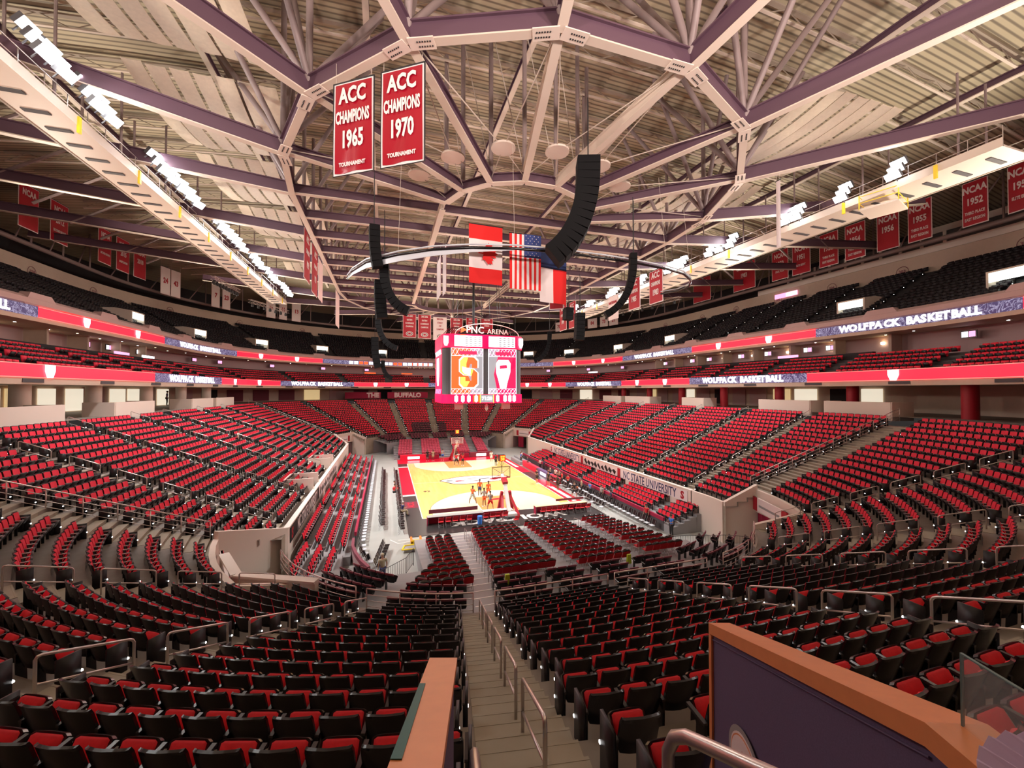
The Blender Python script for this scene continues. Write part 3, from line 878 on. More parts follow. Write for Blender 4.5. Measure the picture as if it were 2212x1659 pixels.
# cushioned pink-red front rails of the risers
for s, x, y0, y1, l in ((-1, -13.0, -19.4, 17.6, 'left'), (1, 11.35, -23.5, 12.5, 'right')):
    m = MB(); m.box((x, (y0+y1)/2, 1.02), (.16, y1-y0, .30), 'curtain'); m.box((x, (y0+y1)/2, .45), (.05, y1-y0, .85), 'darkgrey')
    tag(m.build('padded_rail'), f'long red padded rail along the front of the {l} riser seats', 'rail')
m = MB(); pts = [(-13.05, -20.6), (-13.0, -22.0), (-12.7, -23.4), (-12.3, -24.7), (-11.8, -25.9)]
wallrun(m, [(x, y, 0, .95) for x, y in pts], .1, 'pinkwall'); wallrun(m, [(x, y, .9, 1.15) for x, y in pts], .18, 'mauve')
tag(m.build('curved_wall'), 'low curved grey wall with a pink padded cap near the standing man', 'wall')
# ------------------------------------------------------------------ folding chairs
def fold_parts(col='curtain', back=True):
    P = {}
    m = MB()
    for s in (-1, 1):
        m.tube([(s*.21, -.26, 0), (s*.21, .02, .44), (s*.21, .20, .0)], .012, 'grey', n=5)
        m.tube([(s*.21, -.02, .40), (s*.215, -.17, .90)], .012, 'grey', n=5)
    m.tube([(-.21, .14, .14), (.21, .14, .14)], .01, 'grey', n=5); m.tube([(-.21, -.2, .12), (.21, -.2, .12)], .01, 'grey', n=5); P['frame'] = m
    m = MB(); m.hexa([(-.22, -.10, .43), (.22, -.10, .43), (.21, .25, .44), (-.21, .25, .44)], [(-.22, -.10, .47), (.22, -.10, .47), (.21, .25, .48), (-.21, .25, .48)], col); P['seat'] = m
    m = MB(); rows = []
    for t in (0, .5, 1): rows.append([(x, -.075-.13*t-.03*(x/.24)**2*-1-.03, .48+.32*t) for x in (-.235, -.12, 0, .12, .235)])
    m.slab(rows, (0, -.035, 0), 'red'); P['backrest'] = m
    m = MB(); n = 9; rows = []
    for t in (0, .35, .75, 1):
        rows.append([(x, -.235-.05*math.sin(PI*t)+.10*t-.0, .78+.04*t+.10*t*(1-(x/.25)**2)) for x in [-.24+.06*i for i in range(9)]])
    m.slab(rows, (0, .07, -.02), 'shell'); P['headrest_cap'] = m
    return P
FP = fold_parts('red'); fmesh = {k: v.mesh('fold_'+k, smooth=(k == 'headrest_cap')) for k, v in FP.items()}
def zr(Y): return .30+.125*max(0, (-19-Y))/.93 if Y < -19.2 else 0.0
chairs = []
blocks = [('first block', 12, lambda Y: (-8.35+.0*(Y+24), -6.35), -23.6, -32.6),
          ('second block', 12, lambda Y: (-4.75+.095*(Y+22.5), -1.35+.095*(Y+22.5)), -22.0, -31.9),
          ('third block', 12, lambda Y: (-.55+.05*(Y+23), 2.75+.06*(Y+23)), -21.8, -32.1),
          ('fourth block', 11, lambda Y: (4.25+.08*(Y+23), 6.3+.02*(Y+23)), -22.2, -31.6)]
plat = MB(); m = plat
for j in range(17):
    Y = -21.3-.86*j; z = zr(Y)
    x0 = -8.8 if Y > -28.5 else -9.8-(-28.5-Y)*.85; x1 = 6.7 if Y > -26 else 6.7+(-26-Y)*.45
    m.box(((x0+x1)/2, Y, z/2), (x1-x0, .86, z), 'grey')
    for xa in (-6.35+.06*(Y+22),):
        m.box((xa+.75, Y+.44, z+.004), (1.5, .05, .012), 'courtwhite')
structure(m.build('floor_riser_end'))
# platform for the theatre seats behind, following the barrier
us = [7.30+.05*i for i in range(34)]+[8.9999]
m = MB(); usr = usamples(0, 1.45); usl = usamples(7.28, 9)
for U in (usl, usr): sweep(m, [(-.25, 0), (-.25, 2.42), (-1.1, 2.42), (-1.1, 2.30), (-1.95, 2.30), (-1.95, 2.18), (-2.8, 2.18), (-2.8, 2.05), (-3.6, 2.05), (-3.6, 0)], U, 'grey')
structure(m.build('floor_riser_ring'))
m = MB(); sweep(m, [(-.25, 0), (-.25, 2.42), (-1.1, 2.42), (-1.1, 2.30), (-1.95, 2.30), (-1.95, 2.18), (-2.8, 2.18), (-2.8, 2.0), (-3.7, 2.0), (-3.7, 0)], usamples(3.52, 5.48), 'grey')
structure(m.build('floor_riser_far_ring'))
for bn, (nm, n, fx, ya, yb) in enumerate(blocks):
    for r in range(n):
        Y = ya+(yb-ya)*r/(n-1); a, b = fx(Y)
        if bn == 0:
            a = -8.3-.1*max(0, r-6) - (.55*(r-7) if r > 7 else 0)*.5; b = -6.45-.03*r
        c = max(2, int((b-a)/.475))
        for i in range(c): chairs.append((a+(i+.5)*(b-a)/c, Y, zr(Y), nm, r, i, c))
cs = sorted([c for c in chairs if not (c[1] < -21.5 and False)], key=dist)
cn = cs[:212]; cr = cs[212:]
for i, c in enumerate(cn):
    lab = f'red-backed black-capped folding chair, {c[3]}, {ORD[c[4]]} row from court, {ORD[c[5]]} across'
    root = empty('folding_chair', c[:3], random.uniform(-.03, .03), lab, 'chair', 'folding chairs on the near end riser')
    for nm in ('seat', 'backrest', 'headrest_cap', 'frame'):
        o = bpy.data.objects.new(nm, fmesh[nm]); COL.objects.link(o); o.parent = root
# remaining folding chairs, and those on the far riser
def merged(P):
    m = MB()
    for p in P.values():
        off = len(m.v); m.v += p.v
        for f, i in zip(p.f, p.m):
            if len(f) == 4: m.f.append(tuple(a+off for a in f)); m.m.append(m.mi(p.mats[i]))
    return m
far = []
for (x0, x1) in ((-8.9, -6.3), (-4.9, -1.3), (.7, 3.6), (5.0, 7.2)):
    for r in range(9):
        Y = 19.4+.9*r; n = int((x1-x0)/.48)
        for i in range(n): far.append((x0+.24+i*.48+(r*.05), Y, .25+.17*r, PI))
FL = merged(fold_parts('mauve'))
FF = MB(); FF.box((0, .02, .45), (.46, .42, .06), 'fpink') if False else None
dm('farcover', (.55, .07, .12), .7)
m = MB(); m.hexa([(-.22, -.1, .42), (.22, -.1, .42), (.22, .28, .44), (-.22, .28, .44)], [(-.22, -.1, .48), (.22, -.1, .48), (.22, .28, .5), (-.22, .28, .5)], 'farcover')
m.hexa([(-.22, -.14, .46), (.22, -.14, .46), (.22, -.10, .46), (-.22, -.10, .46)], [(-.22, -.24, .9), (.22, -.24, .9), (.22, -.2, .9), (-.22, -.2, .9)], 'farcover')
m.box((0, .05, .2), (.4, .3, .4), 'darkgrey')
o = join_mass('folding_chairs', [(FL, [(c[0], c[1], c[2], 0) for c in cr]), (m, far)]); tag(o, 'rest of the folding chairs on the end risers of the floor', 'chairs', kind='stuff')
m = MB()
for r in range(9): m.box((-.8, 19.4+.9*r, (.25+.16*r)/2), (17.5, .9, .25+.16*r), 'grey')
structure(m.build('floor_riser_far'))
# theatre seats of the near platform: black back with maroon band, copies of the stadium seat shell
midp = seat_parts()
mm = MB()
for t in (0,):
    rows = [[(.235*x, -.235+.06*x*x*.7, .80+dz-(.02*abs(x)**3)) for x in (-1, -.6, 0, .6, 1)] for dz in (0, .08)]
    mm.slab(rows, (0, -.06, .0), 'mauve')
mm.grid([[(.235*x, -.235+.042*x*x, .88-(.02*abs(x)**3)) for x in (-1, -.6, 0, .6, 1)], [(.235*x, -.295+.042*x*x, .875-(.02*abs(x)**3)) for x in (-1, -.6, 0, .6, 1)]], 'mauve')
mauve_me = mm.mesh('seat_top_band')
mid = []
for r, (d, z) in enumerate(((-.62, 2.42), (-1.48, 2.30), (-2.33, 2.18), (-3.15, 2.05))):
    for si, (a, b, wa, wb) in enumerate(((7.37, 7.62, .3, .3), (7.66, 7.885, .3, .2), (7.935+.005*r, 8.45, .2, .2), (8.49, 8.97, .2, .2), (.05, .62, .2, .3), (.68, 1.07, .2, .2), (1.14, 1.31, .2, .2), (1.34, 1.47, .2, .2))):
        for s in seat_row(a, b, d, z, pitch=.56, wa=wa, wb=wb):
            mid.append((*s, r, si))
mn = ['first group', 'second group', 'third group', 'fourth group', 'fifth group', 'sixth group', 'seventh group', 'eighth group']
for s in mid:
    root = empty('theatre_seat', s[:3], s[3], f'black theatre seat, maroon top band, {mn[s[8]]}, {ORD[s[7]]} row from barrier, {ORD[s[5]]} across', 'seat', 'theatre seats on the end platform')
    for nm in ('backrest', 'seat_pan'):
        o = bpy.data.objects.new(nm, seat_mesh[nm]); COL.objects.link(o); o.parent = root
    o = bpy.data.objects.new('top_band', mauve_me); COL.objects.link(o); o.parent = root
    o = bpy.data.objects.new('armrest', seat_mesh['armrest']); COL.objects.link(o); o.parent = root; o.location = (-.28, 0, 0)
# black folding chairs in lines on the left floor, and a white-seated line
dm('pale', (.62, .66, .72), .5)
def simple_chair(seatk, backk):
    P = fold_parts(seatk); P.pop('headrest_cap')
    m = MB(); rows = [[(x, -.1-.13*t, .55+.32*t) for x in (-.22, 0, .22)] for t in (0, 1)]; m.slab(rows, (0, -.03, 0), backk); P['backrest'] = m
    return P
BK = {k: v.mesh('black_fold_'+k) for k, v in simple_chair('shell', 'shell').items()}
WT = {k: v.mesh('pale_fold_'+k) for k, v in simple_chair('pale', 'shell').items()}
def put(P, loc, rz, label, group, name=None):
    name = name or ('padded_chair' if P is WT else 'folding_chair')
    root = empty(name, loc, rz, label, 'padded chair' if P is WT else 'chair', group)
    for nm, me in P.items(): o = bpy.data.objects.new(nm, me); COL.objects.link(o); o.parent = root
n = 0
for ln, (x, y0, y1) in enumerate(((-11.15, -16.0, 9), (-9.55, -17.5, 8))):
    c = int((y1-y0)/.62)
    for i in range(c):
        put(BK, (x+random.uniform(-.04, .04), y0+i*.62, 0), -PI/2+random.uniform(-.06, .06), f'black folding chair, {["left","right"][ln]} line beside the court, number {i+1} from the near end', 'black folding chairs left of the court')
for i in range(7): put(BK, (-11.3+.08*i, -24.2+i*.55, 0), -PI/2-.15, f'black folding chair in the slanted group near the standing man, {ORD[i]} from him', 'black chairs near the standing man')
for i in range(52):
    y = -19.2+i*.7
    put(WT, (-12.55, y, 0), -PI/2, f'pale folding chair in front of the left padded rail, number {i+1} from its near end', 'pale chairs along the left rail')
for i in range(5): put(WT, (-12.45+.16*i*(i*.25), -20.4-.75*i, 0), -PI/2-.12*i, f'pale folding chair along the curved pink-capped wall, {ORD[i]} from the far end', 'pale chairs at the curved wall')
# team benches and press chairs right
for i in range(30):
    y = -23+i*.68
    put(WT, (10.6, y, 0), PI/2, f'pale chair along the right side behind the benches, number {i+1} from the near end', 'pale chairs on the right side')
for i in range(22):
    y = -17+i*.62
    put(BK if i % 3 else WT, (9.3, y, 0), PI/2, f'courtside chair on the right sideline, number {i+1} from the near end', 'courtside chairs on the right')
# tables at the near baseline
def table(cx, cy, w, d, h, top, drape, label, name='press_table', rz=0):
    root = empty(name, (cx, cy, 0), rz, label, 'table')
    m = MB(); m.box((0, 0, h), (w, d, .04), top); m.build('tabletop', root)
    m = MB(); m.box((0, d/2-.01, h/2), (w, .02, h-.03), drape)
    for s in (-1, 1): m.box((s*(w/2-.01), 0, h/2), (.02, d, h-.03), drape)
    m.build('drape', root)
    for sx in (-1, 1):
        for sy in (-1, 1): m = MB(); m.tube([(sx*(w/2-.1), sy*(d/2-.08), .0), (sx*(w/2-.1), sy*(d/2-.08), h)], .018, 'grey'); m.build('leg', root)
    return root
table(-4.9, -16.1, 5.0, .6, .76, 'c_grey', 'curtain', 'long grey-topped table with red drape at the near left baseline')
table(-.9-.4, -15.9, 2.3, .6, .76, 'courtwhite', 'curtain', 'shorter white-topped table with red drape left of the near basket')
table(5.4, -15.9, 5.4, .6, .76, 'courtlight', 'curtain', 'long pale-topped table with red drape at the near right baseline')
m = MB(); m.box((-5.0, -15.6, 1.02), (4.4, .06, .34), 'maroon'); tag(m.build('led_board'), 'dark red back of a sideline board on the left baseline table', 'board')
m = MB(); m.box((6.6, -15.4, 1.0), (3.0, .06, .2), 'maroon'); tag(m.build('led_board'), 'dark red narrow board on the right baseline table', 'board')
RC = {k: v.mesh('red_fold_'+k) for k, v in simple_chair('red', 'red').items()}
for i in range(5): put(RC, (-6.3+.62*i, -16.9, 0), 0, f'red folding chair at the long left baseline table, {ORD[i]} from left', 'red chairs at the left baseline table')
for i, x in enumerate((-2.3, -1.7, -1.2, -.5)): put(RC, (x, -16.8, 0), 0, f'red folding chair at the short baseline table, {ORD[i]} from left', 'red chairs at the short baseline table')
for i, x in enumerate((3.2, 3.75, 4.3, 4.85, 5.4, 6.1, 6.8, 7.3, 7.9)): put(RC, (x, -16.75, 0), random.uniform(-.1, .1), f'red folding chair at the right baseline table, {ORD[i]} from left', 'red chairs at the right baseline table')
put(RC, (.1, -18.2, 0), .2, 'single red folding chair behind the near basket, left of its base', 'single red chair')
m = MB(); m.lathe([(.17, 0), (.2, .1), (.22, .7), (.22, .75), (.02, .76)], 'c_blue', 12, (-2.95, -17.2, 0)); tag(m.build('blue_bin'), 'blue bin between the two left baseline tables', 'bin')
# LED tables along the sides and far baseline
def board(p0, p1, h, k, label, inner=None, txt=None):
    root = empty('sideline_board', (p0[0], p0[1], 0), 0, label, 'board'); d = Vector((p1[0]-p0[0], p1[1]-p0[1], 0))
    m = MB(); m.beam((0, 0, h/2+.05), d+Vector((0, 0, h/2+.05)), .5, h, k); m.build('cabinet', root)
    if inner:
        e = d.normalized(); nrm = Vector((-e.y, e.x, 0))
        m = MB(); m.beam(d*.28+nrm*.26+Vector((0, 0, h*.5)), d*.72+nrm*.26+Vector((0, 0, h*.5)), .03, h*.5, inner); m.build('screen_text', root)
    return root
board((-4.2, 17.6), (-8.6, 17.9), .85, 'ledboard', 'glowing red sideline board left on the far baseline', 'ledwhite')
board((7.2, 17.6), (3.2, 17.6), .85, 'mauve', 'pinkish sideline board right on the far baseline', 'ledwhite')
board((-3.9, 17.5), (-2.2, 17.5), .75, 'curtain', 'red draped table on the far baseline left of the basket')
board((.9, 17.5), (3.0, 17.5), .75, 'curtain', 'red draped table on the far baseline right of the basket')
for i, (a, b, k) in enumerate(((7.4, 1.2, 'ledboard'), (1.2, -3.4, 'leddark'), (-3.4, -6.2, 'ledboard'))):
    board((9.75, b), (9.75, a), .8, k, f'glowing scorers table board on the right sideline, {["far red","middle dark","near red"][i]} part', 'ledwhite' if i == 1 else None)
board((9.6, 8.2), (9.6, 13.0), .45, 'grey', 'grey team bench on the far right sideline')
board((10.6, 7.2), (10.6, 14.5), .45, 'grey', 'second grey bench behind the far right team bench')
# ------------------------------------------------------------------ basketball hoops
def hoop(y, s, label, clock=True):
    """s=-1: stands behind the near baseline and leans to +y"""
    root = empty('basketball_hoop', (0.2, y, .05), 0 if s < 0 else PI, label, 'basketball hoop')
    m = MB(); m.box((0, -1.35, .22), (1.1, 1.9, .34), 'c_white'); m.box((0, -2.2, .1), (1.5, .5, .12), 'darkgrey'); m.build('base', root)
    m = MB()
    for x in (-.38, .38):
        m.beam((x*1.9, -.2, .0), (x*1.0, -.45, 2.0), .24, .3, 'bannerred', up=(0, 1, 0))
        m.beam((x*2.1, -2.0, .1), (x*1.05, -.5, 1.6), .22, .26, 'bannerred', up=(0, 1, 0))
    m.build('base_padding', root)
    m = MB(); m.beam((0, -1.5, .4), (0, -.15, 2.6), .34, .22, 'c_white', up=(0, 1, 0)); m.beam((0, -.25, 2.45), (0, .95, 3.35), .26, .2, 'c_white')
    m.beam((0, -.9, .5), (0, .2, 2.2), .1, .1, 'c_black', up=(0, 1, 0)); m.build('arm', root)
    m = MB(); m.beam((0, -.3, 2.75), (0, .35, 3.1), .5, .3, 'bannerred'); m.build('arm_padding', root)
    m = MB(); m.box((0, 1.2, 3.50), (1.83, .03, 1.07), 'glass'); m.build('backboard', root)
    m = MB()
    for a, b in (((-.93, 2.95), (.93, 2.95)), ((.93, 2.95), (.93, 4.05)), ((.93, 4.05), (-.93, 4.05)), ((-.93, 4.05), (-.93, 2.95))):
        m.beam((a[0], 1.2, a[1]), (b[0], 1.2, b[1]), .05, .05, 'c_black' if s < 0 else 'c_white', up=(0, 1, 0))
    for a, b in (((-.9, 4.0), (0, 3.4)), ((.9, 4.0), (0, 3.4)), ((-.9, 3.0), (0, 3.4)), ((.9, 3.0), (0, 3.4))):
        if s < 0: m.tube([(a[0], 1.1, a[1]), (0, .9, b[1])], .015, 'c_black', n=5)
    m.build('backboard_frame', root)
    m = MB()
    for a, b in (((-.3, 3.15), (.3, 3.15)), ((.3, 3.15), (.3, 3.6)), ((.3, 3.6), (-.3, 3.6)), ((-.3, 3.6), (-.3, 3.15))):
        m.beam((a[0], 1.225, a[1]), (b[0], 1.225, b[1]), .04, .01, 'c_white', up=(0, 1, 0))
    m.build('target_square', root)
    m = MB(); m.box((0, 1.2, 2.98), (1.85, .07, .12), 'bannerred'); m.build('edge_padding', root)
    m = MB(); m.tube([(.23*math.cos(2*PI*i/20), 1.58+.23*math.sin(2*PI*i/20), 3.05) for i in range(21)], .012, 'c_orange', n=6); m.build('rim', root)
    m = MB()
    for i in range(12):
        a = 2*PI*i/12
        for t in (-1, 1): m.tube([(.23*math.cos(a), 1.58+.23*math.sin(a), 3.04), (.13*math.cos(a+t*.6), 1.58+.13*math.sin(a+t*.6), 2.62)], .006, 'c_white', n=4, cap=False)
    m.build('net', root)
    m = MB(); m.tube([(0, .95, 3.4), (0, .95, 4.7)], .03, 'c_black'); m.tube([(-.25, .95, 4.55), (0, .95, 4.1), (.25, .95, 4.55)], .015, 'c_black', n=5); m.build('clock_post', root)
    m = MB(); m.box((0, .95, 5.0), (.62, .5, .62), 'c_black'); m.build('shot_clock', root); sc_ = root.children[-1]
    m = MB()
    for sy in (-1, 1): m.box((0, .95+sy*.26, 5.0), (.56, .02, .56), 'ledorange')
    m.build('clock_display', sc_)
    for t, z, sz, k in (('10:40', 5.15, .2, 'ledyellow'), ('30', 4.9, .38, 'ledyellow')):
        text(t, 'clock_digits', sc_, frame_mtx((0, .95-.275, z), (1, 0, 0), (0, 0, 1)), sz, k, bold=.03, depth=.002)
        text(t, 'clock_digits', sc_, frame_mtx((0, .95+.275, z), (-1, 0, 0), (0, 0, 1)), sz, k, bold=.03, depth=.002)
    return root
hoop(-14.2, -1, 'nearer basketball hoop with red padded stand seen from behind')
hoop(14.2, 1, 'farther basketball hoop with glass backboard facing the camera')
# ------------------------------------------------------------------ people
def person(loc, rz, label, shirt='c_black', pants='c_black', skin='skin', hair='hair', pose='stand', shorts=True, h=1.82, cap=None, ball=False, arms=None):
    root = empty('person', loc, rz, label, 'person'); k = h/1.8
    sit = pose == 'sit'
    hipz = .52 if sit else .94
    st = .13 if pose != 'stride' else .3
    J = {}
    J['pelvis'] = (0, 0, hipz); J['waist'] = (0, .0, hipz+.16); J['chest'] = (0, .02, hipz+.38); J['neck'] = (0, .02, hipz+.54); J['neck2'] = (0, .03, hipz+.62)
    J['head'] = (0, .045, hipz+.72); J['top'] = (0, .04, hipz+.84)
    A = arms or 'down'
    for s, n in ((-1, 'l'), (1, 'r')):
        fw = (.22 if s > 0 else -.16) if pose == 'stride' else 0
        J['sh'+n] = (s*.19, .01, hipz+.50)
        if A == 'down': J['el'+n] = (s*.25, -.02, hipz+.22); J['wr'+n] = (s*.25, .08, hipz-.02); J['ha'+n] = (s*.25, .11, hipz-.10)
        elif A == 'fwd': J['el'+n] = (s*.24, .08, hipz+.24); J['wr'+n] = (s*.14, .30, hipz+.26); J['ha'+n] = (s*.10, .37, hipz+.28)
        elif A == 'up': J['el'+n] = (s*.26, .08, hipz+.66); J['wr'+n] = (s*.16, .14, hipz+.90); J['ha'+n] = (s*.12, .17, hipz+.98)
        J['hp'+n] = (s*.09, 0, hipz-.03)
        if sit: J['kn'+n] = (s*.12, .42, .50); J['an'+n] = (s*.12, .44, .09); J['fo'+n] = (s*.12, .56, .04)
        else: J['kn'+n] = (s*st*.85, .03+fw*.6, .50); J['an'+n] = (s*st, -.01+fw, .09); J['fo'+n] = (s*(st+.01), .12+fw, .04)
    R = dict(pelvis=.13, waist=.115, chest=.14, neck=.07, neck2=.052, head=.10, top=.07)
    for n in 'lr': R.update({'sh'+n: .062, 'el'+n: .043, 'wr'+n: .03, 'ha'+n: .036, 'hp'+n: .095, 'kn'+n: .06, 'an'+n: .04, 'fo'+n: .038})
    E = [('pelvis', 'waist'), ('waist', 'chest'), ('chest', 'neck'), ('neck', 'neck2'), ('neck2', 'head'), ('head', 'top')]
    for n in 'lr': E += [('chest', 'sh'+n), ('sh'+n, 'el'+n), ('el'+n, 'wr'+n), ('wr'+n, 'ha'+n), ('pelvis', 'hp'+n), ('hp'+n, 'kn'+n), ('kn'+n, 'an'+n), ('an'+n, 'fo'+n)]
    def skinmesh(name, verts, edges, rads, key):
        idx = {n: i for i, n in enumerate(verts)}
        me = bpy.data.meshes.new(name); me.from_pydata([tuple(c*k for c in J[v]) for v in verts], [(idx[a], idx[b]) for a, b in edges], [])
        me.materials.append(M[key]); o = bpy.data.objects.new(name, me); COL.objects.link(o); o.parent = root
        md = o.modifiers.new('skin', 'SKIN'); 
        for i, n in enumerate(verts):
            r = rads[n]*k; me.skin_vertices[0].data[i].radius = (r, r*(.78 if n in ('chest', 'waist', 'pelvis') else 1))
        me.skin_vertices[0].data[0].use_root = True
        md.use_smooth_shade = True
        ss = o.modifiers.new('sub', 'SUBSURF'); ss.levels = 1; ss.render_levels = 1
        return o
    skinmesh('body', list(J), E, R, skin)
    # clothing follows the same joints a little wider
    for n in 'lr':
        a, b = Vector(J['sh'+n]), Vector(J['el'+n]); J['sl'+n] = tuple(a+(b-a)*.6)
        a, b = Vector(J['hp'+n]), Vector(J['kn'+n]); J['tr'+n] = tuple(a+(b-a)*(.8 if shorts else 1.0)); 
    Rs = dict(pelvis=.145, waist=.135, chest=.155, neck=.09, shl=.085, shr=.085, sll=.07, slr=.07, hpl=.115, hpr=.115, trl=.10, trr=.10, knl=.08, knr=.08, anl=.06, anr=.06)
    skinmesh('shirt', ['chest', 'waist', 'pelvis', 'neck', 'shl', 'sll', 'shr', 'slr'], [('chest', 'waist'), ('waist', 'pelvis'), ('chest', 'neck'), ('chest', 'shl'), ('shl', 'sll'), ('chest', 'shr'), ('shr', 'slr')], Rs, shirt)
    if shorts: skinmesh('shorts', ['pelvis', 'hpl', 'trl', 'hpr', 'trr'], [('pelvis', 'hpl'), ('hpl', 'trl'), ('pelvis', 'hpr'), ('hpr', 'trr')], {**Rs, 'pelvis': .15}, pants)
    else: skinmesh('trousers', ['pelvis', 'hpl', 'knl', 'anl', 'hpr', 'knr', 'anr'], [('pelvis', 'hpl'), ('hpl', 'knl'), ('knl', 'anl'), ('pelvis', 'hpr'), ('hpr', 'knr'), ('knr', 'anr')], {**Rs, 'pelvis': .15}, pants)
    m = MB(); c = Vector(J['head'])*k; rows = []
    for i in range(6):
        t = PI/2*i/5; z = math.sin(t)*.115; r = math.cos(t)*.108+.001
        rows.append([(r*math.cos(2*PI*j/12), c.y-.012+r*1.12*math.sin(2*PI*j/12), c.z+.035+z) for j in range(12)])
    m.grid(rows, cap or hair, closed=True); m.build('cap' if cap else 'hair', root, True)
    m = MB()
    for n in 'lr': a = Vector(J['an'+n])*k; f = Vector(J['fo'+n])*k; m.beam(a-Vector((0, .06, .045)), f+Vector((0, .04, 0)), .09, .08, 'c_white' if shorts else 'c_black')
    m.build('shoes', root)
    m = MB()
    for sx in (-1, 1): m.box((sx*.035, c.y+.1, c.z+.02), (.022, .012, .012), 'c_black')
    m.box((0, c.y+.112, c.z-.01), (.022, .03, .035), skin); m.box((0, c.y+.1, c.z-.05), (.045, .012, .01), 'maroon'); m.build('face', root)
    return root
P_ = person
PL = [((-.9, -8.2), 2.9, 'person in orange shirt and dark shorts, rearmost of the group on court', 'c_orange', 'c_navy', 'skindark', 'stand', 'down'),
      ((-.2, -9.3), -2.9, 'person in orange shirt and orange shorts with legs apart on court', 'c_orange', 'c_orange', 'skindark', 'stride', 'down'),
      ((-2.3, -11.0), -.9, 'person in orange shirt and grey leggings left in the group on court', 'c_orange', 'c_grey', 'skindark', 'stride', 'fwd'),
      ((-1.35, -12.2), .2, 'person in grey shirt and orange shorts seen from behind on court', 'c_grey', 'c_orange', 'skindark', 'stand', 'fwd'),
      ((-1.1, -13.7), -.1, 'person in grey shirt and red shorts nearest the near baseline', 'c_grey', 'c_red', 'skin', 'stride', 'fwd'),
      ((-.35, 10.6), 3.0, 'person in red shirt shooting under the far basket, left one', 'c_red', 'c_black', 'skindark', 'stride', 'up'),
      ((.6, 10.3), 2.6, 'person in red shirt and black leggings under the far basket, right one', 'c_red', 'c_black', 'skindark', 'stand', 'up'),
      ((.1, 12.0), 3.0, 'person in white shirt under the far basket behind the two in red', 'c_white', 'c_white', 'skindark', 'stand', 'down'),
      ((5.4, 8.2), 2.2, 'person in black shirt on court near the far right corner', 'c_black', 'c_black', 'skindark', 'stand', 'down'),
      ((5.6, 11.8), 2.8, 'person in white beside the far right corner of the court', 'c_white', 'c_white', 'skin', 'stand', 'down'),
      ((-4.3, 15.9), 3.1, 'person in black jacket leftmost behind the far baseline', 'c_black', 'c_black', 'skindark', 'stand', 'down'),
      ((-3.4, 15.6), 3.1, 'person in khaki shirt behind the far baseline, second from left', 'c_khaki', 'c_khaki', 'skindark', 'stand', 'down'),
      ((-1.8, 15.8), 3.1, 'person in grey shirt and jeans behind the far baseline near the basket', 'c_grey', 'c_blue', 'skin', 'stand', 'down'),
      ((7.3, -4.6), 1.8, 'person in black sportswear on the right apron, farthest of the four', 'c_black', 'c_black', 'skin', 'stand', 'fwd'),
      ((8.1, -6.4), 1.9, 'person in black sportswear on the right apron, second farthest', 'c_black', 'c_black', 'skin', 'stand', 'down'),
      ((8.35, -8.6), 1.7, 'person in black sportswear on the right apron, third farthest', 'c_black', 'c_black', 'skindark', 'stand', 'down'),
      ((8.6, -12.4), -.3, 'blonde person in black with a ball on the right apron', 'c_black', 'c_black', 'skin', 'stride', 'fwd')]
for (x, y), rz, lab, sh, pa, sk, po, ar in PL: person((x, y, .05), rz, lab, sh, pa, sk, 'hair', po, True, 1.9, arms=ar)
m = MB(); m.lathe([(.12*math.sin(PI*i/10)+.0005, -.12*math.cos(PI*i/10)) for i in range(11)], 'ball', 14, (9.0, -12.3, 1.25)); tag(m.build('basketball', smooth=True), 'orange basketball held by the blonde person on the right apron', 'ball')
person((-11.0, -25.9, 0), .3, 'person in olive jacket and cap standing behind the fence left of the chair blocks', 'c_khaki', 'c_navy', 'skin', 'hairgrey', shorts=False, cap='c_khaki', h=1.85)
person((-9.35, -12.9, .05), -PI/2+.3, 'white haired person in navy shirt seated at the left court corner', 'c_navy', 'c_khaki', 'skin', 'hairgrey', pose='sit', shorts=False, arms='fwd')
m = MB(); m.box((-9.5, -12.95, .46), (.42, .42, .05), 'shell'); m.box((-9.7, -12.95, .7), (.04, .42, .5), 'shell')
for sx in (-1, 1):
    for sy in (-1, 1): m.tube([(-9.5+sx*.18, -12.95+sy*.18, .04), (-9.5+sx*.18, -12.95+sy*.18, .45)], .012, 'grey')
tag(m.build('folding_chair'), 'black chair under the white haired person at the left court corner', 'chair')
for i, (x, y, sh, sk) in enumerate([(10.0, 9.6, 'c_blue', 'skin'), (10.6, 11.0, 'c_white', 'skin'), (9.7, 5.6, 'c_navy', 'skin'), (10.8, 3.2, 'c_white', 'skin'), (10.9, 2.0, 'c_navy', 'skindark'),
        (9.95, -2.6, 'c_khaki', 'skin'), (10.1, -4.0, 'c_white', 'skin'), (10.2, -5.0, 'c_khaki', 'skin'), (9.9, -6.4, 'c_red', 'skin'), (9.95, -8.0, 'c_red', 'skin'), (10.4, -10.6, 'c_khaki', 'skin'), (10.6, -12.2, 'c_blue', 'skin'),
        (11.0, -14.0, 'c_grey', 'skin'), (10.9, -16.0, 'c_navy', 'skindark'), (11.1, -21.5, 'c_red', 'skin'), (11.2, -24.6, 'c_blue', 'skin')]):
    nmc = {'c_blue': 'blue', 'c_white': 'white', 'c_navy': 'navy', 'c_khaki': 'khaki', 'c_red': 'red', 'c_grey': 'grey'}[sh]
    person((x, y, 0), PI/2+.4*math.sin(i*2.3), f'person in {nmc} shirt behind the right sideline tables, {ORD[i]} counted from the far end', sh, 'c_black', sk, 'hair', 'stand', False, 1.78, arms='fwd' if i % 2 else 'down')
person((-9.95, -3.6, .0), -PI/2, 'person in white shirt seated at the left sideline behind the red apron', 'c_white', 'c_red', 'skin', pose='sit', shorts=False, arms='fwd')
person((-9.95, -5.2, .0), -PI/2+.2, 'person in red shirt seated at the left sideline beside the person in white', 'c_red', 'c_black', 'skin', pose='sit', shorts=False, arms='fwd')
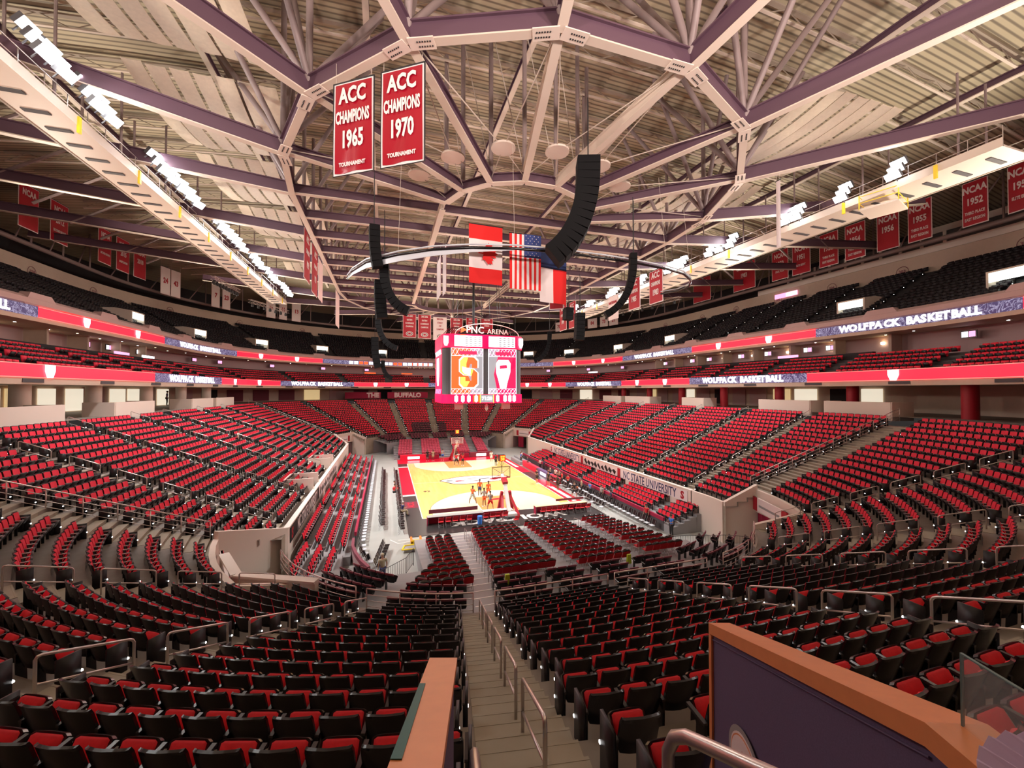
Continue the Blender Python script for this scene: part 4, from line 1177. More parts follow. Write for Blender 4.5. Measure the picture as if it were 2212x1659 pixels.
person((-25.5, -3.6, zb(8)+.0), -1.4, 'person in white shirt standing in the left stand', 'c_white', 'c_black', 'skin', shorts=False)
person((-37.5, 6.3, 9.9), -1.2, 'dark clad person standing on the left concourse, left of two', 'c_black', 'c_black', 'skin', shorts=False)
person((-37.2, 9.3, 9.9), -1.2, 'dark clad person standing on the left concourse, right of two', 'c_navy', 'c_black', 'skin', shorts=False)
# bike-rack style fence behind the end riser
def fence(p0, p1, label, group='black crowd fences'):
    root = empty('crowd_fence', (*p0, 0), 0, label, 'fence', group); d = Vector((p1[0]-p0[0], p1[1]-p0[1], 0)); L = d.length; h = 1.05; z0 = p0[2] if len(p0) > 2 else 0
    m = MB(); m.tube([(0, 0, .0), (0, 0, h), d+Vector((0, 0, h)), d], .02, 'railblack'); m.tube([(0, 0, .15), d+Vector((0, 0, .15))], .015, 'railblack'); m.build('frame', root)
    m = MB(); n = int(L/.16)
    for i in range(1, n): m.tube([d*(i/n)+Vector((0, 0, .15)), d*(i/n)+Vector((0, 0, h))], .009, 'railblack', n=4, cap=False)
    m.build('bars', root)
def fence_run(pts, z, lab):
    for i, (a, b) in enumerate(zip(pts[:-1], pts[1:])):
        f0 = fence((a[0], a[1]), (b[0], b[1]), f'black barred fence panel {lab}, {ORD[i]} from the left')
        o = [q for q in COL.objects if q.name.startswith('crowd_fence') and q.type == 'EMPTY'][-1]; 
        o.location.z = z
fence_run([(-14.2, -31.2), (-13.0, -30.3), (-11.8, -29.4), (-10.7, -28.5), (-9.7, -27.5), (-9.2, -26.2)], 1.0, 'left of the chair blocks')
fence_run([(6.5, -29.2), (8.0, -29.4), (9.5, -29.8), (11.0, -30.2), (12.2, -30.9)], 1.0, 'right of the chair blocks')
# floor aisle hand posts
m_ = None
for i in range(6):
    Y = -22.5-1.9*i; x = -5.25+.06*(Y+22)
    handrail((x, Y-.5, zr(Y-.5)), (x, Y+.2, zr(Y+.2)), f'short dark hand post on the floor riser aisle, {ORD[i]} from the court', 'hand posts on the floor riser aisle', h=.85, r=.018)
for i in range(5):
    Y = -23-1.9*i; x = 3.45+.03*i
    handrail((x, Y-.5, zr(Y-.5)), (x, Y+.3, zr(Y+.3)), f'short hand rail right of the middle chair block, {ORD[i]} from the court', 'hand rails of the right floor aisle', h=.85, r=.018)
# yellow/orange ramp mat by the chair block
m = MB(); m.hexa([(-9.0, -20.6, .02), (-8.2, -20.6, .02), (-8.2, -19.4, .02), (-9.0, -19.4, .02)], [(-9.0, -20.6, .5), (-8.2, -20.6, .5), (-8.2, -19.4, .12), (-9.0, -19.4, .12)], 'yellow')
r_ = m.build('wheelchair_ramp'); tag(r_, 'yellow and orange ramp on the grey floor left of the chair block', 'ramp')
m = MB(); m.box((-8.95, -20.0, .32), (.16, 1.2, .1), 'orange'); m.box((-8.25, -20.0, .32), (.16, 1.2, .1), 'orange'); m.build('edge_strip', r_)
m = MB()
for a, b in (((-9.7, -21.6), (-8.2, -21.6)), ((-8.2, -21.6), (-8.2, -20.8)), ((-8.2, -20.8), (-9.5, -20.8)), ((-9.5, -20.8), (-9.7, -21.6))): m.beam((*a, .25), (*b, .25), .1, .06, 'yellow')
m.box((-8.9, -21.2, .12), (1.3, .7, .2), 'grey'); tag(m.build('platform_step'), 'small grey platform with yellow edges beside the ramp', 'platform')
for i, (x, y, z) in enumerate(((-5.4, -33.7, 3.2), (1.9, -32.6, 2.8))):
    m = MB(); m.prism([(x-.1, y, z), (x+.1, y, z), (x+.14, y, z-.5), (x-.14, y, z-.5)], (0, .1, 0), 'c_lime'); tag(m.build('safety_vest'), f'lime yellow safety vest hung on the seats, {["left","right"][i]} one', 'vest')
# ------------------------------------------------------------------ concourse, club level and ribbon boards
US = usamples(0, 9)
CONZ, SLB, LB0, LB1 = 9.55, 12.2, 12.65, 13.58
m = MB(); sweep(m, [(16.3, CONZ), (26, CONZ)], US, 'tread', skip=lambda u, d: u > 7.6 or u < .3); structure(m.build('floor_concourse'))
m = MB(); sweep(m, [(25.2, 9.2), (25.2, SLB)], US, 'beige'); structure(m.build('wall_concourse'))
m = MB(); sweep(m, [(26, SLB), (16.5, SLB, 'beige'), (16.45, LB0), (16.9, LB0), (16.9, 13.45, 'dark'), (16.9, 12.95)], US, 'beige'); structure(m.build('floor_club_slab'))
prof = [(16.9, 13.0)]
for k in range(5):
    prof += [(16.9+.88*k, 13.0+.42*k), (16.9+.88*(k+1), 13.0+.42*k)]
prof += [(21.4, 15.0), (27.0, 15.0)]
m = MB(); sweep(m, prof, US, 'darkgrey'); structure(m.build('floor_club_rows'))
m = MB(); sweep(m, [(26.5, 15.0), (26.5, 17.75)], US, 'pinkwall'); structure(m.build('wall_club'))
UB0, UB1 = 17.95, 18.85
m = MB(); sweep(m, [(27.5, 17.7), (22.1, 17.6), (22.05, UB0), (22.3, UB0), (22.3, 18.8)], US, 'beige'); structure(m.build('ceiling_club'))
m = MB(); sweep(m, [(22.25, 18.85), (22.0, 19.0), (22.1, 19.45), (22.6, 19.75), (23.0, 19.5), (23.2, 19.0)], US, 'mauve2' if 'mauve2' in M else 'pinkwall'); structure(m.build('trim_upper_parapet'))
prof = [(23.2, 19.2)]
for k in range(15): prof += [(23.3+.86*k, 19.2+.46*k), (23.3+.86*(k+1), 19.2+.46*k)]
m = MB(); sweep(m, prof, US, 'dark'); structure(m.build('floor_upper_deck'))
m = MB(); sweep(m, [(36.6, 25.0), (36.6, 28.2), (38.5, 28.3)], US, 'beige'); structure(m.build('wall_upper_back'))
m = MB(); sweep(m, [(40.5, 25), (40.5, 37.5)], US, 'dark'); structure(m.build('wall_outer'))
# concourse columns, lit openings, parapets
def round_col(u, d, r, z0, z1, key, label, group):
    x, y, *_ = pos(u, d); m = MB(); m.lathe([(r, z0), (r, z1)], key, 16, (x, y, 0)); return tag(m.build('column', smooth=True), label, 'column', group)
for i, y in enumerate((-24, -13.9, -6.4, 1.8, 9.5, 17)): round_col(uy(y, -1), 18.9, .55, CONZ, SLB, 'cream', f'round cream concourse column on the left side, {ORD[i]} from the near end', 'columns on the left concourse')
for i, y in enumerate((-31.5, -24, -16.3, -8.2, 0, 8, 16)):
    u = uy(y, 1) if y > -24.4 else ua(1, 16); round_col(u, 18.9, .5, CONZ, SLB, 'bannerred', f'round red concourse column on the right side, {ORD[i]} from the near end', 'columns on the right concourse')
def panel(u0, u1, d, z0, z1, key, name, label=None, cat=None, group=None, parent=None, th=.1):
    uu = usamples(u0, u1); m = MB()
    for a, b in zip(uu[:-1], uu[1:]):
        p, q = pos(a, d), pos(b, d); r, t = pos(b, d+th), pos(a, d+th)
        m.hexa([(p[0], p[1], z0), (q[0], q[1], z0), (r[0], r[1], z0), (t[0], t[1], z0)], [(p[0], p[1], z1), (q[0], q[1], z1), (r[0], r[1], z1), (t[0], t[1], z1)], key)
    o = m.build(name, parent)
    if label: tag(o, label, cat, group)
    return o
# white parapets at the top of the lower stands
pl = [(-1, -30.0, -14.3), (-1, -8.6, -2.6), (-1, 5.6, 11.6), (-1, 12.8, 19.2), (1, -24.4, -23.2), (1, -21.7, -15.9), (1, -7.3, -3.2), (1, 4.4, 11.4), (1, 12.9, 19.2)]
for i, (s, y0, y1) in enumerate(pl):
    u0, u1 = (uy(y0, s) if y0 > -24.5 else ua(1 if s > 0 else 7, 16)), uy(y1, s)
    if s > 0 and y0 < -24: u0 = ua(1, 9)
    if u0 > u1: u0, u1 = u1, u0
    o = panel(u0, u1, 16.15, 9.15, 10.75, 'cream', 'parapet_wall', f'cream parapet at the top of the {"right" if s > 0 else "left"} stand, {ORD[(i if s<0 else i-4)]} from the near end', 'parapet', 'parapets above the stands', th=.18)
    for e in (u0, u1):
        x, y, nx, ny = pos(e, 16.2); m = MB(); wallrun(m, [(x, y, 9.15, 10.75), (x+nx*2.2, y+ny*2.2, 9.15, 10.75)], .18, 'cream'); m.build('return_wall', o)
# lit rooms and openings along the concourse back wall
random.seed(3)
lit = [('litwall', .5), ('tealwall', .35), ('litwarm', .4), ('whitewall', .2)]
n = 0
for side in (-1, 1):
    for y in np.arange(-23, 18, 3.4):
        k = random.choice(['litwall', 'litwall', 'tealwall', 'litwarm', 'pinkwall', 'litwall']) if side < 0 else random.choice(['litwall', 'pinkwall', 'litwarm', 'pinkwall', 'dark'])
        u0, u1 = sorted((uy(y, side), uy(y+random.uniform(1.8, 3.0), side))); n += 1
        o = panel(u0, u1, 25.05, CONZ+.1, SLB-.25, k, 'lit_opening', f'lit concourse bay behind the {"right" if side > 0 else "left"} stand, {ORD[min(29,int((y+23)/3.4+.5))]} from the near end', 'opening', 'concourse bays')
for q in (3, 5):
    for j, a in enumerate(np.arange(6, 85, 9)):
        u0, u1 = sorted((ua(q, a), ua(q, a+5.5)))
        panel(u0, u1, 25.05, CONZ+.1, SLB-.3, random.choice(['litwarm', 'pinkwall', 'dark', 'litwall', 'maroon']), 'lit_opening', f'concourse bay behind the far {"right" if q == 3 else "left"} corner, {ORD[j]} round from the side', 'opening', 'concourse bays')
for (x0, x1, t, l) in ((-20, -12.1, 'THE', 'left'), (-10.6, -1.2, 'BUFFALO', 'right')):
    root = empty('fascia_sign', (x0, 48.0, 10.6), 0, f'maroon sign over the far stand, the {l} one with pale capitals', 'sign')
    m = MB(); m.box(((x1-x0)/2, 0, 0), (x1-x0, .2, 1.5), 'curtain'); m.build('board', root)
    text(t, 'lettering', root, frame_mtx(((x1-x0)*(.78 if t == 'THE' else .5), -.13, 0), (1, 0, 0), (0, 0, 1)), 1.5, 'bannerpink', bold=.05, depth=.01)
# LED ribbons
def twidth(t, size, bold):
    c = bpy.data.curves.new('t', 'FONT'); c.body = t; c.size = size; c.offset = bold*size; o = bpy.data.objects.new('t', c)
    me = bpy.data.meshes.new_from_object(o); xs = [v.co.x for v in me.vertices]; bpy.data.objects.remove(o); bpy.data.curves.remove(c); bpy.data.meshes.remove(me)
    return max(xs)-min(xs)
def led(d, z0, z1, a, b, kind, level, idx):
    root = panel(a, b, d, z0, z1, 'ledred' if kind == 'red' else 'marble', 'ribbon_board')
    tag(root, f'{"glowing red" if kind == "red" else "dark marbled white-lettered"} ribbon board segment on the {level} balcony, {ORD[idx%30]} segment round the hall', 'ribbon board', f'{level} ribbon board')
    def mid(t, dd=-.04):
        L = u_len(a, b, d); u = u_adv(a, d, L*t); x, y, nx, ny = pos(u, d+dd); return Vector((x, y, 0)), Vector((nx, ny, 0))
    L = u_len(a, b, d); h = z1-z0
    if kind == 'red':
        panel(a, b, d-.02, z1-.05, z1, 'ledline', 'edge_line', parent=root, th=.03); panel(a, b, d-.02, z0, z0+.05, 'ledline', 'edge_line', parent=root, th=.03)
        for t in (.3, .72):
            c, nn = mid(t); rt = Vector((-nn.y, nn.x, 0))*-1
            rt = Vector((0, 0, 1)).cross(nn)  # horizontal
            m = MB(); q = [(-.40, .40), (.40, .40), (.40, .0), (.22, -.42), (-.22, -.42), (-.40, .0)]
            zc = (z0+z1)/2; m.prism([c+rt*(x*1.1)+Vector((0, 0, zc+y_*1.1)) for x, y_ in q], -nn*.03, 'ledwhite'); m.build('shield_mark', root)
    else:
        s = 'WOLFPACK BASKETBALL'
        c, nn = mid(.5); 
        # split lettering into short words so that it follows the curve
        size = h*1.05
        chunks = [('WO', 0), ('LF', 0), ('PA', 0), ('CK', .45), ('BAS', 0), ('KET', 0), ('BALL', 0)]
        ws = [twidth(c_, size, .05)+.06*size for c_, _ in chunks]; tot = sum(ws)+.45*size; acc = -tot/2
        for (wd, gap), w_ in zip(chunks, ws):
            cc, n2 = mid(.5-(acc+w_/2)/L, -.05); acc += w_+gap*size; rd = Vector((n2.y, -n2.x, 0))
            text(wd, 'lettering', root, frame_mtx(cc+Vector((0, 0, (z0+z1)/2-.02)), rd, (0, 0, 1)), size, 'ledwhite', sx=.98, bold=.05, depth=.01)
    return root
UPS = [(1.45, 'red'), (1.8044, 'dark'), (2.1416, 'red'), (2.589, 'dark'), (3.0356, 'red'), (3.434, 'dark'), (4.0, 'dark'), (5.3878, 'red'), (5.7589, 'dark'), (6.1553, 'red'), (6.6142, 'dark'), (7.0, 'red'), (7.45, None)]
LOS = [(1.45, 'red'), (2.0731, 'dark'), (2.4589, 'red'), (2.8562, 'dark'), (3.2867, 'red'), (3.62, 'dark'), (4.4881, 'red'), (5.2911, 'dark'), (5.6778, 'red'), (6.0913, 'dark'), (6.4863, 'red'), (7.5, None)]
for lst, d, z0, z1, lv in ((UPS, 22.0, UB0, UB1, 'upper'), (LOS, 16.42, LB0, LB1, 'lower')):
    for i, ((a, k), (b, _)) in enumerate(zip(lst[:-1], lst[1:])):
        if lv == 'upper' and abs(a-4.0) < .01:
            o = panel(4.2857, 5.2944, 21.98, UB0, UB1, 'marble', 'ribbon_board'); tag(o, 'ribbon board with white and orange figures behind the hanging scoreboard', 'ribbon board', 'upper ribbon board')
            for j in range(44):
                t0 = 4.30+j*.0222; panel(t0, t0+.0175, 21.93, UB0+.12, UB1-.12, 'ledwhite' if j % 7 < 5 else 'ledorange', 'figure', parent=o, th=.04)
            panel(5.2944, 5.3878, 22.0, UB0, UB1, 'marble', 'marbled_end', parent=o)
            continue
        led(d, z0, z1, a+.0005, b-.0005, k, lv, i)
# vents, section roundels and small fittings on the lower fascia
for i, u in enumerate(np.arange(1.7, 7.3, .085)):
    if i % 2: continue
    a = panel(u, u_adv(u, 16.5, 1.7), 16.43, SLB+.12, SLB+.38, 'darkgrey', 'fascia_vent', f'brown vent grille in the lower balcony fascia, number {i//2+1} counted from the near right', 'vent', 'fascia vents', th=.05)
# round markers on the upper back wall
for i, u in enumerate(np.arange(1.75, 7.2, .19)):
    x, y, nx, ny = pos(u, 36.5); root = empty('round_marker', (x, y, 26.7), 0, f'small round section marker on the upper back wall, number {i+1} from the near right', 'sign', 'round section markers')
    n = Vector((nx, ny, 0)); rt = Vector((ny, -nx, 0)); m = MB(); R_ = .62
    for t in range(20):
        a0, a1 = 2*PI*t/20, 2*PI*(t+1)/20
        m.tube([rt*(R_*math.cos(a0))+Vector((0, 0, R_*math.sin(a0))), rt*(R_*math.cos(a1))+Vector((0, 0, R_*math.sin(a1)))], .03, 'mauve', n=4, cap=False)
    m.build('ring', root)
    text(str(301+i), 'number', root, frame_mtx(n*-.04, rt, (0, 0, 1)), .5, 'mauve', depth=.004)
# televisions in the club boxes, wall lamps, partitions
def tvs():
    n = 0
    for side, ys in ((-1, (-20, -12, 4.3, 8, 14)), (1, (-14.9, -17.6, -9.4, -26, -5, 1.2, 5, 12))):
        for y in ys:
            u = uy(max(y, -24.4), side) if y > -24.5 else ua(1, 8); x, y2, nx, ny = pos(u, 25.5); n += 1
            root = empty('television', (x, y2, 16.9), facing(nx, ny), f'small lit television hanging in the {"right" if side > 0 else "left"} club boxes at mid height, {ORD[n%30]} in sequence', 'television', 'club televisions')
            m = MB(); m.box((0, 0, 0), (1.15, .08, .68), 'shell'); m.build('screen_frame', root)
            m = MB(); m.box((-.25, .05, 0), (.45, .02, .5), 'ledpink'); m.box((.27, .05, 0), (.45, .02, .5), 'ledblue2' if 'ledblue2' in M else 'ledwhite'); m.build('screen', root)
    for q, aa in ((3, (10, 26, 44, 62)), (5, (13, 22, 40, 58, 74))):
        for a in aa:
            u = ua(q, a); x, y2, nx, ny = pos(u, 25.5); n += 1
            root = empty('television', (x, y2, 16.9), facing(nx, ny), f'tiny lit television in the far {"right" if q == 3 else "left"} corner club boxes, {a} degrees round', 'television', 'club televisions')
            root['label'] = f'tiny lit television in the far {"right" if q == 3 else "left"} corner club boxes, {ORD[aa.index(a)]} round from the side'
            m = MB(); m.box((0, 0, 0), (1.15, .08, .68), 'shell'); m.build('screen_frame', root)
            m = MB(); m.box((0, .05, 0), (.9, .02, .5), 'ledpink'); m.build('screen', root)
tvs()
n = 0
for side in (-1, 1):
    for i, y in enumerate(np.arange(-24, 19, 5.4)):
        u = uy(y, side); x, y2, nx, ny = pos(u, 24.8); X2, Y2, *_ = pos(u, 22.6)
        m = MB(); wallrun(m, [(x+nx*1.5, y2+ny*1.5, 15, 17.7), (x-nx*.2, y2-ny*.2, 15, 17.7)], .25, 'beige'); structure(m.build('wall_club_partition'))
        x, y2, nx, ny = pos(uy(min(y+1.6, 18.9), side), 26.3)
        root = empty('wall_lamp', (x, y2, 16.9), 0, f'warm wall lamp in the {"right" if side > 0 else "left"} club boxes, {ORD[i]} from the near end', 'lamp', 'club wall lamps')
        m = MB(); m.lathe([(.02, -.15), (.16, -.1), (.2, .1), (.1, .16)], 'warmlight', 10); m.build('lamp_shade', root)
        m = MB(); m.box((nx*.12, ny*.12, 0), (.12, .12, .12), 'lamphouse'); m.build('bracket', root)
for i, u in enumerate(np.arange(1.75, 7.1, .055)):
    x, y, nx, ny = pos(u, 23.4+(i % 3)*.8); m = MB(); m.lathe([(.001, -.03), (.09, -.03), (.11, .03)], 'warmlight' if i % 2 else 'smalllight', 8, (x, y, 17.66))
    tag(m.build('downlight'), f'tiny round downlight in the club ceiling, number {i+1} counted from the near right', 'downlight', 'club ceiling downlights')
# dining counters behind the club rows
for side in (-1, 1):
    o = panel(*sorted((uy(-24, side), uy(19, side))), 21.9, 15.0, 15.75, 'dark', 'club_counter', f'long dark dining counter behind the club rows on the {"right" if side > 0 else "left"}', 'counter', th=.5)
for q in (3, 5):
    o = panel(q+.02, q+.98, 21.9, 15.0, 15.75, 'dark', 'club_counter', f'long dark counter behind the club rows in the far {"right" if q == 3 else "left"} corner', 'counter', th=.5)
# bar signs glowing in the club boxes
for i, (u, k) in enumerate(((6.30, 'ledpink'), (6.18, 'ledwhite'), (2.2, 'ledpink'), (5.15, 'ledorange'), (4.9, 'ledorange'), (3.2, 'ledwhite'))):
    panel(u, u_adv(u, 22, 2.6), 22.6, 15.85, 16.15, k, 'bar_sign', f'glowing strip sign above the club counter, {["first left","second left","right stand","far left","far middle","far right"][i]} one', 'sign')
# upper deck vomitories with lit ends
for i, (u, l) in enumerate(((uy(14.0, -1), 'first on the left'), (ua(5, 15.4), 'second on the left'), (ua(5, 36.6), 'third on the left'), (ua(5, 57.7), 'fourth on the left'), (ua(5, 79.6), 'far middle left'),
        (ua(3, 52.7), 'just right of the scoreboard'), (ua(3, 34.9), 'second right of the scoreboard'), (ua(3, 12.3), 'third right of the scoreboard'), (uy(11, 1), 'fourth right of the scoreboard'), (uy(-19.7, 1), 'big one on the right'), (ua(1, 12), 'nearest on the right'))):
    x, y, nx, ny = pos(u, 25.6); root = empty('upper_vomitory', (x, y, 20.1), facing(nx, ny), f'wedge-shaped upper deck tunnel with bright panel, {l}', 'tunnel')
    m = MB()
    for s in (-1, 1):
        m.prism([(s*1.45, 0, -1.0), (s*1.45, 0, 2.1), (s*1.45, -1.8, 2.4), (s*1.45, -4.2, 2.3), (s*1.45, -4.2, -1)], (-s*.18, 0, 0), 'cream')
    m.hexa([(-1.3, -1.9, 2.25), (1.3, -1.9, 2.25), (1.3, 0, 1.95), (-1.3, 0, 1.95)], [(-1.3, -1.9, 2.4), (1.3, -1.9, 2.4), (1.3, 0, 2.1), (-1.3, 0, 2.1)], 'cream')
    m.build('tunnel_walls', root)
    m = MB(); m.hexa([(-1.25, .0, 1.15), (1.25, .0, 1.15), (1.25, -.12, 1.15), (-1.25, -.12, 1.15)], [(-1.25, .0, 1.95), (1.25, .0, 1.95), (1.25, -.12, 1.95), (-1.25, -.12, 1.95)], 'exitlight'); m.build('light_panel', root)
    if i in (0, 9, 10):
        pass
# glass/bulge fronts under them on the parapet
for i, u in enumerate(np.arange(1.8, 7.1, .2)):
    x, y, nx, ny = pos(u, 22.4); root = MB(); t = Vector((-ny, nx, 0)); b = Vector((x, y, 0)); n = Vector((nx, ny, 0))
    q = [b-t*1.9, b+t*1.9, b+t*1.2, b-t*1.2]
    root.hexa([b-t*1.9-n*.35+Vector((0, 0, 18.9)), b+t*1.9-n*.35+Vector((0, 0, 18.9)), b+t*1.9+n*.5+Vector((0, 0, 18.9)), b-t*1.9+n*.5+Vector((0, 0, 18.9))],
              [b-t*1.1-n*.2+Vector((0, 0, 20.0)), b+t*1.1-n*.2+Vector((0, 0, 20.0)), b+t*1.1+n*.5+Vector((0, 0, 20.0)), b-t*1.1+n*.5+Vector((0, 0, 20.0))], 'pinkwall')
    tag(root.build('balcony_bulge'), f'rounded concrete bulge on the upper balcony front, number {i+1} counted from the near right', 'parapet bulge', 'balcony bulges')
# right side press windows above the back wall
m = MB()
root = empty('press_box', (0, 0, 0), 0, 'white press box band with dark windows above the right upper wall', 'press box')
panel(ua(1, 12), uy(1.5, 1), 36.4, 28.2, 29.0, 'whitewall', 'sill_wall', parent=root, th=.4); panel(ua(1, 12), uy(-4, 1), 36.5, 29.0, 30.4, 'darkgrey', 'window_band', parent=root, th=.1)
panel(ua(1, 12), uy(-20, 1), 36.35, 30.3, 31.0, 'whitewall', 'header', parent=root, th=.4)
for i in range(10): x, y, nx, ny = pos(uy(-4-2.1*i, 1), 36.4); m.box((x, y, 29.7), (.15, .3, 1.4), 'whitewall')
m.build('mullions', root)
o = panel(uy(-5.4, 1), uy(-1.6, 1), 36.45, 26.95, 27.65, 'ledpink', 'message_sign', 'small glowing message strip on the right upper back wall', 'sign'); panel(uy(-5.4, 1), uy(-3.6, 1), 36.4, 27.0, 27.6, 'ledwhite', 'lettering_block', parent=o, th=.04)
# ------------------------------------------------------------------ hanging scoreboard
JB = empty('hanging_scoreboard', (.05, -2.3, 10.3), 0, 'big four-sided glowing scoreboard hanging over the court', 'scoreboard')
def rrect(hx, hy, r, n=6):
    out = []
    for cx_, cy_, a0 in ((hx-r, hy-r, 0), (-hx+r, hy-r, 90), (-hx+r, -hy+r, 180), (hx-r, -hy+r, 270)):
        for i in range(n+1): a = rad(a0+90*i/n); out.append((cx_+r*math.cos(a), cy_+r*math.sin(a)))
    return out
HXJ, HYJ = 4.55, 4.0
def jring(z0, z1, hx, hy, r, k, name, cap=False):
    m = MB(); P = rrect(hx, hy, r); m.grid([[(x, y, z0) for x, y in P], [(x, y, z1) for x, y in P]], k, closed=True)
    if cap: m.poly([(x, y, z0) for x, y in P][::-1], k); m.poly([(x, y, z1) for x, y in P], k)
    return m.build(name, JB)
jring(.0, .95, HXJ, HYJ, 1.1, 'ledcrimson', 'lower_ring', True)
jring(.95, 5.9, HXJ-.12, HYJ-.12, 1.0, 'darkgrey', 'core')
jring(5.9, 7.35, HXJ, HYJ, 1.1, 'ledcrimson', 'upper_ring', True)
def jrect(x0, x1, z0, z1, k, name, y=None, dy=.03, parent=None, skew=None):
    y = -HYJ-.02 if y is None else y; m = MB(); m.hexa([(x0, y-dy, z0), (x1, y-dy, z0), (x1, y, z0), (x0, y, z0)], [(x0, y-dy, z1), (x1, y-dy, z1), (x1, y, z1), (x0, y, z1)], k); return m.build(name, parent or JB)
fy = -HYJ+.10
def jpoly(pts, k, name, y, ext=.02, parent=None):
    m = MB(); m.prism([(x, y, z) for x, z in pts], (0, -ext, 0), k); return m.build(name, parent or JB)
for s in (-1, 1):
    x0, x1 = (-3.65, -.18) if s < 0 else (.42, 3.6)
    sc_ = jrect(x0, x1, 1.0, 5.85, 'ledgrey', 'main_screen', fy)
    w = x1-x0
    if s < 0: jpoly([(x0, 1.0), (x0+w*.58, 1.0), (x0+w*.66, 1.9), (x0+w*.5, 3.2), (x0+w*.66, 4.9), (x0+w*.62, 5.85), (x0, 5.85)], 'ledorange', 'orange_field', fy-.04, parent=sc_)
    else: jpoly([(x1, 1.0), (x0+w*.34, 1.0), (x0+w*.2, 3.1), (x0+w*.4, 5.85), (x1, 5.85)], 'ledcrimson', 'red_field', fy-.04, parent=sc_)
    # lattice strips
    for z0, z1 in ((1.0, 1.55), (5.05, 5.85)):
        m = MB(); n = 8
        for i in range(n):
            a = x0+w*i/n; b = x0+w*(i+1)/n
            m.beam((a, fy-.08, z0), (b, fy-.08, z1), .03, .05, 'ledwhite', up=(0, 1, 0)); m.beam((a, fy-.08, z1), (b, fy-.08, z0), .03, .05, 'ledpink', up=(0, 1, 0))
        m.beam((x0, fy-.08, z0), (x1, fy-.08, z0), .03, .06, 'ledwhite', up=(0, 1, 0)); m.beam((x0, fy-.08, z1), (x1, fy-.08, z1), .03, .06, 'ledwhite', up=(0, 1, 0))
        m.build('lattice_graphic', sc_)
    m = MB()
    for x in (x0, x1): m.beam((x, fy-.08, 1.0), (x, fy-.08, 5.85), .06, .03, 'ledwhite')
    m.build('edge_line', sc_)
    jrect(x0+w*.25, x1-w*.2, 5.2, 5.55, 'ledcrimson', 'caption_bar', fy-.1, parent=sc_)
# block capital S
t_ = [(-.95, 1.2), (-.55, 1.6), (.55, 1.6), (.95, 1.2), (.95, .45), (.35, .45), (.35, .9), (-.28, .9), (-.28, .45), (.5, .35), (.95, -.05), (.95, -1.2), (.55, -1.6), (-.55, -1.6), (-.95, -1.2), (-.95, -.45), (-.35, -.45), (-.35, -.9), (.28, -.9), (.28, -.35), (-.5, -.3), (-.95, .05)]
cs_ = (-1.75, 3.3)
lg = jpoly([(cs_[0]+x*1.12, cs_[1]+z*1.1) for x, z in t_], 'ledwhite', 'block_letter_outline', fy-.07, .02)
jpoly([(cs_[0]+x*1.0, cs_[1]+z*1.0) for x, z in t_], 'ledorange', 'block_letter', fy-.10, .02, lg)
jpoly([(cs_[0]+x, cs_[1]+z) for x, z in ((-.93, .05), (-.93, 1.2), (-.55, 1.55), (-.1, 1.55), (-.28, .92), (-.28, .45), (.5, .35), (.3, -.35), (-.5, -.28))], 'ledyellow', 'letter_glow', fy-.122, .01, lg)
jpoly([(cs_[0]+x, cs_[1]+z) for x, z in ((-.7, .1), (-.75, .6), (-.35, .5), (.2, .4), (.15, -.3), (-.45, -.2))], 'ledwhite', 'letter_glow', fy-.135, .01, lg)
jpoly([(cs_[0]+x, cs_[1]+z) for x, z in ((-.9, -1.2), (-.9, -.5), (-.38, -.5), (-.38, -.95), (.1, -.95), (-.2, -1.5), (-.55, -1.55))], 'ledyellow', 'letter_glow', fy-.122, .01, lg)
# plain pale shield on the right screen
jpoly([(2.1+x, 3.2+z) for x, z in ((-.55, 1.5), (.6, 1.5), (.85, 1.1), (.8, .1), (.5, -.9), (.35, -1.6), (-.35, -1.6), (-.5, -.9), (-.8, .1), (-.8, 1.1))], 'ledwhite', 'pale_emblem', fy-.07, .02)
jpoly([(2.1+x, 3.2+z) for x, z in ((-.4, .9), (.4, .95), (.45, .6), (-.4, .5))], 'ledcrimson', 'emblem_band', fy-.10, .02)
# statistics tables on the top ring
for s in (-1, 1):
    x0 = -3.3 if s < 0 else .45
    jrect(x0, x0+3.0, 6.05, 7.2, 'ledwhite', 'statistics_table', -HYJ-.01)
    for r in range(5):
        for c in range(4): jrect(x0+1.15+c*.48, x0+1.42+c*.48, 6.13+r*.21, 6.24+r*.21, 'ledgrey', 'figure', -HYJ-.045)
    jrect(x0+.6, x0+1.2, 7.2, 7.3, 'ledorange' if s < 0 else 'ledcrimson', 'heading', -HYJ-.02)
for x in (-4.2, 4.15):
    jpoly([(x-.25, 7.1), (x+.25, 7.1), (x+.25, 6.4), (x+.12, 6.05), (x-.12, 6.05), (x-.25, 6.4)], 'ledwhite', 'corner_emblem', -HYJ+.06, .08)
# bottom figures
for i, x in enumerate((-3.1, -2.4, -1.75, -.95, 1.45, 2.3, 2.85, 3.35)):
    jrect(x-.18, x+.18, .2, .8, 'ledwhite', 'figure', -HYJ-.01); jrect(x-.05, x+.05, .1, .9, 'ledwhite', 'figure', -HYJ-.02)
jrect(-.45, .95, .08, .9, 'ledgrey', 'clock_panel', -HYJ-.01)
text('71:20', 'clock_digits', JB, frame_mtx((.25, -HYJ-.06, .5), (1, 0, 0), (0, 0, 1)), .52, 'ledwhite', bold=.04)
jrect(-1.3, -.5, .1, .88, 'ledorange', 'orange_panel', -HYJ-.005)
for x in (-.5, 1.0): jrect(x-.04, x+.04, .05, .92, 'ledyellow', 'divider', -HYJ-.02)
